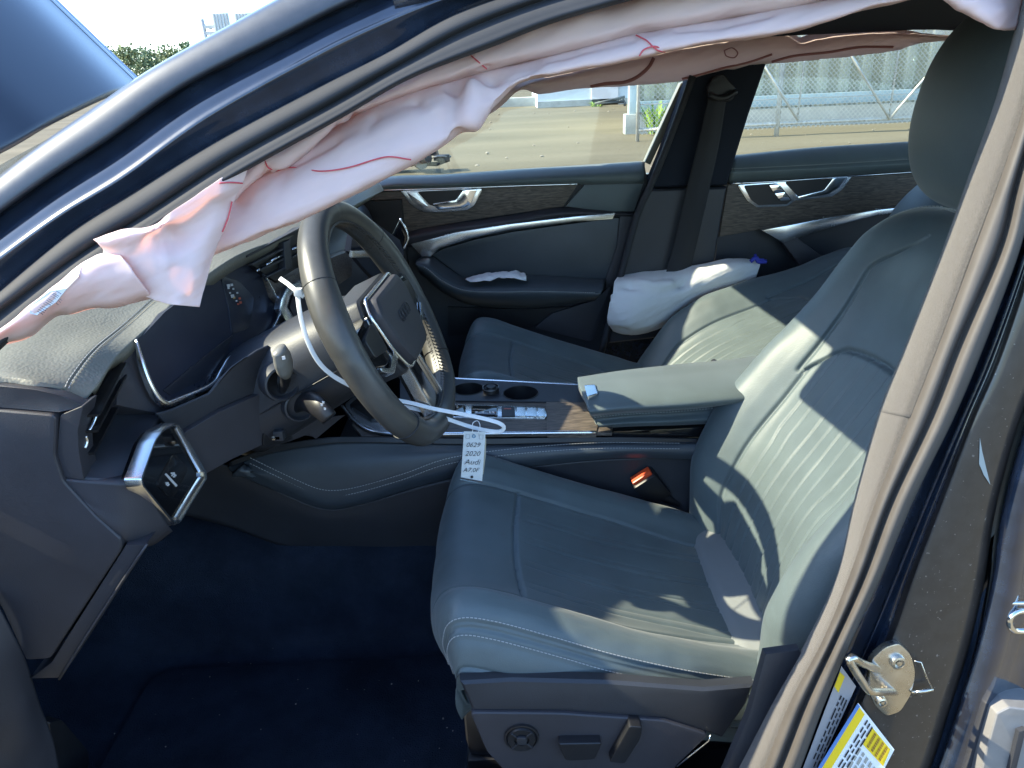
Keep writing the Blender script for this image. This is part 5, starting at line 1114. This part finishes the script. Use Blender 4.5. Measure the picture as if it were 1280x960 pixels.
# ================================================================== AIRBAGS
def lines_disp(creases):
    """valleys (depth > 0) or ridges (depth < 0) along polylines on a cloth: (points, depth, width)"""
    C_ = [(cr(np.array(p), 50), d, w) for p, d, w in creases]
    def f(u, v, P):
        D = np.zeros(P.shape[:2]); Q = P.reshape(-1, 3)
        for c, d, w in C_:
            m = np.sqrt(((Q[:,None]-c[None])**2).sum(2).min(1)).reshape(D.shape)
            D -= d*np.exp(-(m/w)**2)
        return D + fbm(P, 12)*0.0016 + fbm(P*V3(1,1,3.2)+V3(0,0,1)*P[...,0:1]*-1.3, 20, 3)*0.0013
    return f
def bag(px, py, d=0.0): return ap(px, py, d-0.048)
def on_patch(P, lst, off=.002):
    Q = P.reshape(-1, 3); q = (Q-CAM) @ ROT; sx = 640-FPX*q[:,0]/q[:,2]; sy = 480+FPX*q[:,1]/q[:,2]; out = []
    for a, b in lst:
        d2 = (sx-a)**2+(sy-b)**2; dist = np.linalg.norm(Q-CAM, axis=1); cand = np.where(d2 < max(d2.min()*2, 30))[0]; near = dist[cand].min(); cand = cand[dist[cand] < near+.012]; i = cand[np.argsort(d2[cand])[:4]]; w = 1/(d2[i]+.3); p = (Q[i]*w[:,None]).sum(0)/w.sum(); out.append(p+nrm(CAM-p)*off)
    return out
def cloth_patch(name, cols, ds, m, parent, nu=70, nv=220, creases=(), thick=.0012, pos=None, base=bag):
    """cols: (upper, lower) pixel pairs along the cloth; ds: (share from upper to lower, depth) across it"""
    rows = [[base(*lerp(a, b, f), d) for a, b in cols] for f, d in ds]
    dsp = lines_disp([([base(x, y, .0) for x, y in p], d, w) for p, d, w in creases])
    P = patch_pts(np.array(rows), nu, nv)
    o = patch(name, rows, m, parent, nu, nv, thick, disp=dsp)
    me = o.data; V = np.empty(len(me.vertices)*3); me.vertices.foreach_get('co', V); return o, V.reshape(-1, 3)
ab = empty('curtain_airbag', tuple(bag(500,150)), 'deflated pinkish white curtain airbag hanging along the driver door opening', 'airbag', 'curtain airbags'); anchor(ab)
up_c = [((322,192),(341,217)),((380,158),(392,181)),((430,132),(447,143)),((485,102),(519,114)),((560,66),(575,98)),((596,48),(608,88)),((650,28),(670,74)),((740,-2),(797,43)),((850,-32),(880,27)),((960,-48),(985,9)),((1060,-56),(1085,-10)),((1200,-64),(1190,-28))]
u_o, UV_ = cloth_patch('upper_roll', up_c, ((-.1,-.03),(.1,-.004),(.35,.007),(.75,.008),(.94,.0),(1.06,-.016)), M['airbag'], ab, 50, 240,
    creases=(([(426,140),(420,160),(404,174)], .010, .012), ([(582,62),(595,75),(608,87)], .003, .004), ([(660,40),(680,36),(720,30)], -.004, .012), ([(797,41),(770,30),(760,10)], .003, .012)))
lo_c = [((232,268),(212,340)),((262,256),(240,335)),((290,246),(268,318)),((318,228),(306,303)),((342,213),(345,288)),((404,170),(415,255)),((474,126),(490,215)),((530,108),(552,181)),((575,96),(600,146)),((608,87),(624,128)),((640,80),(650,106)),((690,68),(700,92)),((797,41),(790,75)),((880,27),(880,56)),((985,8),(985,39)),((1085,-11),(1100,8)),((1190,-30),(1190,-12))]
l_o, LV_ = cloth_patch('lower_panel', lo_c, ((-.04,-.026),(.05,-.008),(.3,.004),(.65,.008),(.92,.006),(1.0,-.004),(1.0,-.02),(.95,-.05)), M['airbag'], ab, 80, 300,
    creases=(([(574,98),(568,120),(566,150),(575,166)], .012, .010), ([(590,110),(592,130),(585,155)], -.010, .012), ([(612,100),(622,112),(618,122)], .008, .008), ([(600,95),(640,100),(668,92)], .005, .010), ([(345,214),(380,200),(420,180)], .004, .006), ([(470,150),(462,180),(468,205)], .003, .005), ([(430,190),(480,170),(540,140)], -.003, .007), ([(520,130),(545,150),(548,172)], .004, .006), ([(560,120),(556,150)], -.005, .007), ([(360,225),(352,250),(356,275)], .003, .006), ([(690,75),(740,66),(790,56)], .003, .006), ([(850,40),(900,36),(960,22)], .003, .006), ([(292,250),(310,270),(330,285)], .004, .014), ([(330,240),(420,215),(500,180)], -.004, .03)))
fold_c = [((296,206),(294,252)),((314,196),(314,230)),((330,186),(330,214)),((352,172),(350,214)),((380,154),(378,196)),((408,140),(402,176)),((428,128),(418,160))]
f_o, FV_ = cloth_patch('front_fold', fold_c, ((-.1,-.02),(.15,.004),(.5,.016),(.85,.012),(1.0,.002),(.98,-.015)), M['airbag'], ab, 30, 60, creases=(([(338,196),(342,206),(346,214)], .008, .006), ([(330,205),(322,206),(318,212)], -.006, .006)))
flap_r = [[(116,299,.066),(150,288,.066),(190,278,.064),(232,253,.062),(268,229,.058),(312,203,.040)],
          [(122,305,.066),(156,296,.072),(194,287,.066),(235,268,.058),(268,248,.054),(303,228,.036)],
          [(126,316,.060),(160,310,.066),(198,302,.058),(235,285,.048),(266,268,.044),(293,250,.030)],
          [(123,330,.052),(159,334,.056),(198,335,.052),(230,330,.046),(256,316,.040),(280,292,.028)],
          [(128,342,.046),(163,352,.046),(202,360,.046),(228,360,.044),(248,350,.036),(266,325,.026)],
          [(135,350,.040),(168,367,.038),(204,379,.040),(222,381.5,.042),(237,383,.036),(250,384,.028)]]
rows = [[bag(a, b, d) for a, b, d in r] for r in flap_r]
fl_o = patch('end_flap', rows, M['airbag'], ab, 90, 110, .0012, disp=lines_disp([([bag(*q, .055) for q in p], d, w) for p, d, w in (
    ([(200,282),(190,292),(196,302),(215,300)], .010, .010), ([(205,300),(208,340),(206,379)], -.005, .006), ([(122,312),(150,318),(185,300)], .006, .008), ([(270,262),(250,285),(235,292),(210,300)], .006, .010))]))
V = np.empty(len(fl_o.data.vertices)*3); fl_o.data.vertices.foreach_get('co', V); EV_ = V.reshape(-1, 3)
tail_c = [((-60,446),(-60,462)),((0,411),(0,432)),((35,382),(36,421)),((68,357),(68,396)),((92,338),(90,392)),((112,326),(118,384)),((128,318),(150,381)),((150,318),(190,373))]
t_o, TV_ = cloth_patch('tail', tail_c, ((-.04,.052),(.06,.064),(.35,.064),(.7,.054),(.95,.040),(1.02,.016),(.98,-.03)), M['airbag'], ab, 50, 120, creases=(([(36,384),(60,380),(90,362),(105,345)], .004, .006), ([(20,410),(50,398),(80,380)], .004, .012), ([(95,345),(104,338),(118,334)], .006, .006)))
dr_r = [[(1120,-50,0),(1180,-60,0),(1235,-60,0),(1285,-50,-.01)], [(1140,-30,.02),(1195,-25,.024),(1240,-15,.022),(1280,-8,.0)], [(1160,-10,.022),(1205,-4,.03),(1246,10,.028),(1277,12,.004)], [(1176,-1,.014),(1207,14,.024),(1246,34,.024),(1272,30,.006)], [(1178,0,.0),(1205,17,.006),(1244,37,.008),(1268,38,.0)], [(1176,-4,-.02),(1203,12,-.02),(1242,31,-.02),(1268,32,-.02)]]
dr_o = patch('rear_drape', [[bag(a, b, d) for a, b, d in r] for r in dr_r], M['airbag'], ab, 50, 50, .0012, disp=lines_disp([([bag(1180,-20), bag(1210,0), bag(1240,22)], .006, .01)]))
for V_, ln in ((LV_, [(344,214),(364,209),(401,214),(437,209),(470,199),(488,196),(513,200)]), (UV_, [(582,64),(595,75),(608,86)]), (LV_, [(797,44),(806,50),(814,57),(822,63),(830,68)]), (LV_, [(798,70),(806,62),(818,58),(830,67)]),
               (FV_, [(330,197),(334,208),(340,214)]), (EV_, [(274,229),(288,228),(303,229)]), (EV_, [(290,252),(285,272),(278,290)])):
    tube('red_seam', on_patch(V_, ln), .0007, M['red_thread'], ab, k=6, n=40)
lbl = on_patch(TV_, [(35,384),(62,364),(92,340),(101,334),(98,346),(84,360),(70,378),(46,394),(38,392)], .0025)
lb_ = slab('printed_label', lbl, .0008, mat('label_white', (.74,.76,.80), .5), ab); sub(lb_)
def bar(a, b, w, m): q = on_patch(TV_, [a, b, (b[0]+w, b[1]+w*.6), (a[0]+w, a[1]+w*.6)], .0036); slab('label_bar', q, .0006, m, lb_)
gi = mat('label_ink', (.22,.22,.27), .7)
for f in (0,.10,.16,.26,.36,.42,.52,.58,.70,.78,.86,.95):
    x = 46+f*24; y = 389-f*27; bar((x, y), (x+6.2, y+3.6), 1.3, gi)
for f in (0, .3, .5): bar((70+f*9, 379-f*10), (72+f*9, 380.5-f*10), 1.3, gi)
for f in (0, .25, .45, .7, .9): bar((82+f*12, 350-f*12), (84+f*12, 351.5-f*12), 1.2, gi)
# the curtain on the far side
fb_ = empty('far_curtain_airbag', tuple(U(900,80,1.47)), 'slack tan curtain airbag hanging above the passenger side windows', 'airbag', 'curtain airbags'); anchor(fb_)
fa = [((600,112),(600,150)),((640,106),(628,132)),((673,98),(650,113)),((700,92),(676,117)),((780,74),(722,111)),((853,58),(785,107)),((900,48),(857,100)),((945,40),(905,88)),((982,38),(962,80)),((1000,50),(1010,76)),((1020,46),(1060,71)),((1055,41),(1117,64)),((1125,39),(1150,55)),((1160,43),(1180,51)),((1205,46),(1215,49))]
def fbase(px, py, d=0.0): return U(px, py, 1.475-d)
fo_, FO_ = cloth_patch('fabric', fa, ((-.15,-.02),(.0,.0),(.25,.022),(.55,.030),(.85,.018),(1.0,.0),(.97,-.03)), M['far_airbag'], fb_, 50, 220, base=fbase,
    creases=(([(965,72),(1000,64),(1040,62)], .010, .012), ([(1070,58),(1100,58),(1118,60)], .010, .010), ([(1128,42),(1132,50),(1140,56)], .018, .012), ([(905,62),(930,70),(960,62)], .012, .016), ([(860,84),(900,70),(950,56)], .010, .014), ([(918,75),(935,62)], -.01, .016)))
M['red_band'] = mat('red_webbing', (0.36,0.15,0.135), .8)
for ln, r in (([(738,110),(757,105),(780,103),(797,96),(811,84),(817,72)], .0042), ([(853,99),(875,94),(905,86),(935,78),(965,68)], .0025), ([(965,79),(993,70),(1038,65),(1075,59),(1117,59)], .003), ([(905,63),(915,60),(922,66),(918,72),(908,70),(905,63)], .0012)):
    sweep('red_band', even(cr(np.array(on_patch(FO_, ln, .004)), 60), 40), rect(.002, r*2), V3(0,-1,.0), M['red_band'], fb_)
patch('shading_drape', [[V3(-.10,1.44,1.36), V3(-.3,1.48,1.27), V3(-.5,1.51,1.17), V3(-.7,1.53,1.05)], [V3(-.12,1.42,1.33), V3(-.31,1.37,1.22), V3(-.5,1.38,1.12), V3(-.68,1.45,1.04)], [V3(-.13,1.40,1.30), V3(-.30,1.27,1.18), V3(-.48,1.26,1.09), V3(-.66,1.40,1.02)]], M['far_airbag'], fb_, 30, 50, .002, disp=lambda u,v,P: fbm(P, 14)*.006)  # unseen drape, added and shaped to keep sun off the side airbag
# side airbag burst out of the passenger seat
sa = empty('side_airbag', tuple(U(810,400,1.40)), 'white deflated side airbag bulging between passenger seat and door', 'airbag'); anchor(sa)
sr = [[(772,345,1.46),(800,340,1.46),(840,336,1.45),(876,330,1.44),(912,323,1.44),(950,325,1.44)],
      [(768,352,1.42),(800,349,1.41),(842,346,1.41),(880,338,1.41),(918,330,1.41),(950,332,1.42)],
      [(766,366,1.39),(798,364,1.375),(836,362,1.38),(872,354,1.39),(912,342,1.40),(948,338,1.42)],
      [(761,384,1.38),(792,388,1.36),(822,384,1.37),(852,374,1.385),(890,358,1.40),(946,344,1.42)],
      [(759,402,1.39),(780,408,1.37),(806,408,1.375),(836,396,1.39),(876,370,1.41),(944,350,1.43)],
      [(766,414,1.43),(780,418,1.42),(800,418,1.42),(830,408,1.43),(870,382,1.44),(940,356,1.45)]]
so_ = patch('fabric', [[U(*a) for a in r] for r in sr], M['white_bag'], sa, 80, 110, .02, disp=lines_disp([([U(a, b, 1.39) for a, b in p], d, w) for p, d, w in (
    ([(772,352),(800,362),(825,366),(850,358)], .014, .012), ([(800,352),(815,358),(838,356)], -.012, .014), ([(770,372),(790,378),(812,372)], .008, .014), ([(764,390),(775,400),(778,412)], .008, .014), ([(880,332),(860,346),(856,356)], .012, .012), ([(900,328),(905,336)], .006, .008), ([(920,326),(926,333)], .005, .007))]))
bl = mat('blue_connector', (0.03,0.04,0.35), .5)
tube('blue_clip', [U(938,327,1.40), U(945,322,1.40), U(948,327,1.40), U(958,327,1.40)], .006, bl, sa, n=14, k=6); tube('blue_clip', [U(944,318,1.41), U(946,324,1.40), U(955,325,1.40)], .004, bl, sa, n=10, k=6)

# ================================================================== LOOSE THINGS
pr = [[U(581,348,1.455), U(605,341.5,1.455), U(625,339.5,1.455), U(640,338.5,1.46), U(656,341,1.455)], [U(583,350,1.425), U(606,346,1.425), U(625,343.5,1.43), U(640,342.5,1.43), U(658,346,1.425)], [U(588,351.5,1.41), U(608,350.5,1.41), U(624,347.5,1.41), U(638,346.5,1.41), U(658,350.5,1.41)]]
tag(patch('paper_scrap', pr, M['paper'], None, 20, 40, .0015, disp=lambda u,v,P: fbm(P, 60)*0.004), 'crumpled white paper scrap lying on the passenger door armrest', 'paper')
zt = empty('cable_tie', tuple(U(372,365,.40)), 'white nylon cable tie looped round the steering column behind the wheel rim', 'cable tie', 'white cable ties'); anchor(zt)
def band(name, pts, w, t, parent, ref=(.3,-.9,.3), n=60): return sweep(name, even(cr(np.array(pts), 300), n), rect(t, w, t*.3), np.array(ref), M['white_plastic'], parent)
band('strap', [U(372,366,.375), U(374,385,.36), U(378,405,.35), U(386,430,.34), U(398,452,.335), U(414,468,.335), U(434,480,.34), U(456,490,.36), U(475,496,.38)], .0062, .0018, zt)
band('strap_end', [U(350,348,.40), U(360,355,.39), U(372,365,.375), U(380,371,.37)], .0060, .0018, zt, n=20)
box('strap_head', U(373,365,.372), (.011,.010,.010), M['white_plastic'], zt, bev=.0015)
z2 = empty('cable_tie', tuple(U(570,520,.40)), 'long white cable tie loop at the wheel bottom holding the paper tag', 'cable tie', 'white cable ties'); anchor(z2)
band('strap', [U(494,500,.40), U(515,504,.40), U(545,511.5,.40), U(580,518,.40), U(608,524,.40), U(624,529,.40), U(630,534,.402), U(626,539,.405), U(614,539,.41), U(590,534,.412), U(560,524,.412), U(535,515,.412), U(505,508,.412)], .0060, .0018, z2, ref=(.1,-.8,.6), n=90)
tg = empty('key_tag', tuple(U(592,545,.392)), 'handwritten white paper tag in a clear sleeve hanging from the cable tie', 'tag'); anchor(tg)
TA, TB, TC, TD = U(580,539.5,.392), U(607,540,.395), U(602.5,604,.385), U(576,599,.385)
def tp(u, v, off=.0): return TA*(1-u)*(1-v)+TB*u*(1-v)+TC*u*v+TD*(1-u)*v+TN*off
TN = nrm(np.cross(TB-TA, TD-TA)); TN = TN if np.dot(TN, CAM-TA) > 0 else -TN
slab('card', [tp(0,0), tp(1,0), tp(1,.96), tp(0,.96)], .0010, M['paper'], tg); 
slab('card_back', [tp(.92,.08,-.004), tp(1.07,.16,-.006), tp(1.12,.5,-.010), tp(1.06,.86,-.008), tp(.92,.9,-.004)], .002, mat('tan_card', (.48,.44,.34), .8), tg)
sleeve = slab('clear_sleeve', [tp(-.03,-.02,.0012), tp(1.04,-.02,.0012), tp(1.03,1.0,.0012), tp(-.03,1.0,.0012)], .0006, glass('clear_plastic', (.97,.98,.98), .6), tg)
slab('sleeve_edge', [tp(.0,.955,.002), tp(1.0,.955,.002), tp(1.0,.975,.002), tp(0,.975,.002)], .0004, M['side_plastic'], tg)
tube('tag_loop', [tp(.40,.05,.002), tp(.38,-.06,.006), U(591,529,.39), U(597,526,.395), U(600,532,.392), tp(.66,-.03,.004), tp(.62,.05,.002)], .0006, M['white_plastic'], tg, n=30, k=6)
lathe('tag_hole', [(.0001,.0),(.0022,.0),(.0022,-.0004)], tp(.5,.90,.0024), TN, M['ink'], tg, 16)
for a in (.10, .72): tube('printed_box', [tp(a,.05,.0018), tp(a+.17,.05,.0018), tp(a+.17,.13,.0018), tp(a,.13,.0018)], .0003, mat('box_ink', (.3,.3,.3), .7), tg, closed=True, k=4)
tube('printed_emblem', [tp(.46+.07*math.cos(t), .08+.03*math.sin(t), .0018) for t in np.linspace(0,6.28,14,endpoint=False)], .0006, mat('blue_ink', (.1,.3,.45), .7), tg, closed=True, k=4)
hx, hy = TB-TA, TA-TD; hw = np.linalg.norm(hx); hh = np.linalg.norm(hy)
for txt, v, s, x in (('0629', .30, .135, .12), ('2020', .485, .145, .10), ('Audi', .665, .16, .10), ('A7.0F', .825, .13, .06)):
    o = text('handwriting', txt, hh*s, tp(x, v, .0026), hx, hy, M['ink'], tg, .30)

# the open driver's door, swung out past the left of the view
dd = empty('driver_door', (-.68,-.06,.3), 'black driver door standing open ahead of the doorway, beside the dashboard end', 'car door'); anchor(dd)
DH, DD, DN = V3(-.70,-.07,0), nrm((.40,-.92,0)), nrm((.92,.40,0))
def dp(u, z, off=0.0): return DH+DD*u+DN*off+V3(0,0,z)
slab('body', [dp(0,.34), dp(1.02,.34), dp(1.08,.62), dp(1.05,.97), dp(0,.99)], .09, M['paint'], dd, n=DN, bevel=.01)
slab('inner_panel', [dp(.05,.38,.015), dp(.98,.38,.015), dp(1.02,.62,.015), dp(1.0,.95,.015), dp(.05,.97,.015)], .02, M['side_plastic'], dd, n=DN, bevel=.006)
slab('armrest', rounded([dp(.25,.66,.07), dp(.85,.68,.07), dp(.85,.74,.07), dp(.25,.74,.07)], .2), .06, M['smooth_leather'], dd, n=DN, bevel=.012)
slab('pull_handle', rounded([dp(.2,.86,.03), dp(.4,.87,.03), dp(.38,.83,.03), dp(.24,.82,.03)], .2), .02, M['chrome'], dd, n=DN, bevel=.003)
slab('mirror', rounded([dp(.10,1.0,-.12), dp(.10,1.13,-.12), dp(.10,1.13,-.32), dp(.10,1.02,-.32)], .25), .09, M['paint'], dd, n=-DD, bevel=.02)
# grit on the driver side carpet
def grit():
    bm = bmesh.new(); rng = np.random.default_rng(8)
    for _ in range(60):
        x, y = rng.uniform(-.75,-.02), rng.uniform(.18,.6); r = .0006+.0014*rng.random()**3
        bmesh.ops.create_icosphere(bm, subdivisions=1, radius=r, matrix=Matrix.Translation((x, y, .232)) @ Matrix.Diagonal((1, rng.uniform(.5,1.6), .6, 1)))
    me = bpy.data.meshes.new('carpet_grit'); bm.to_mesh(me); bm.free()
    tag(link('carpet_grit', me, mat('grit_grey', (.30,.29,.27), .9), smooth=False), kind='stuff')
grit()
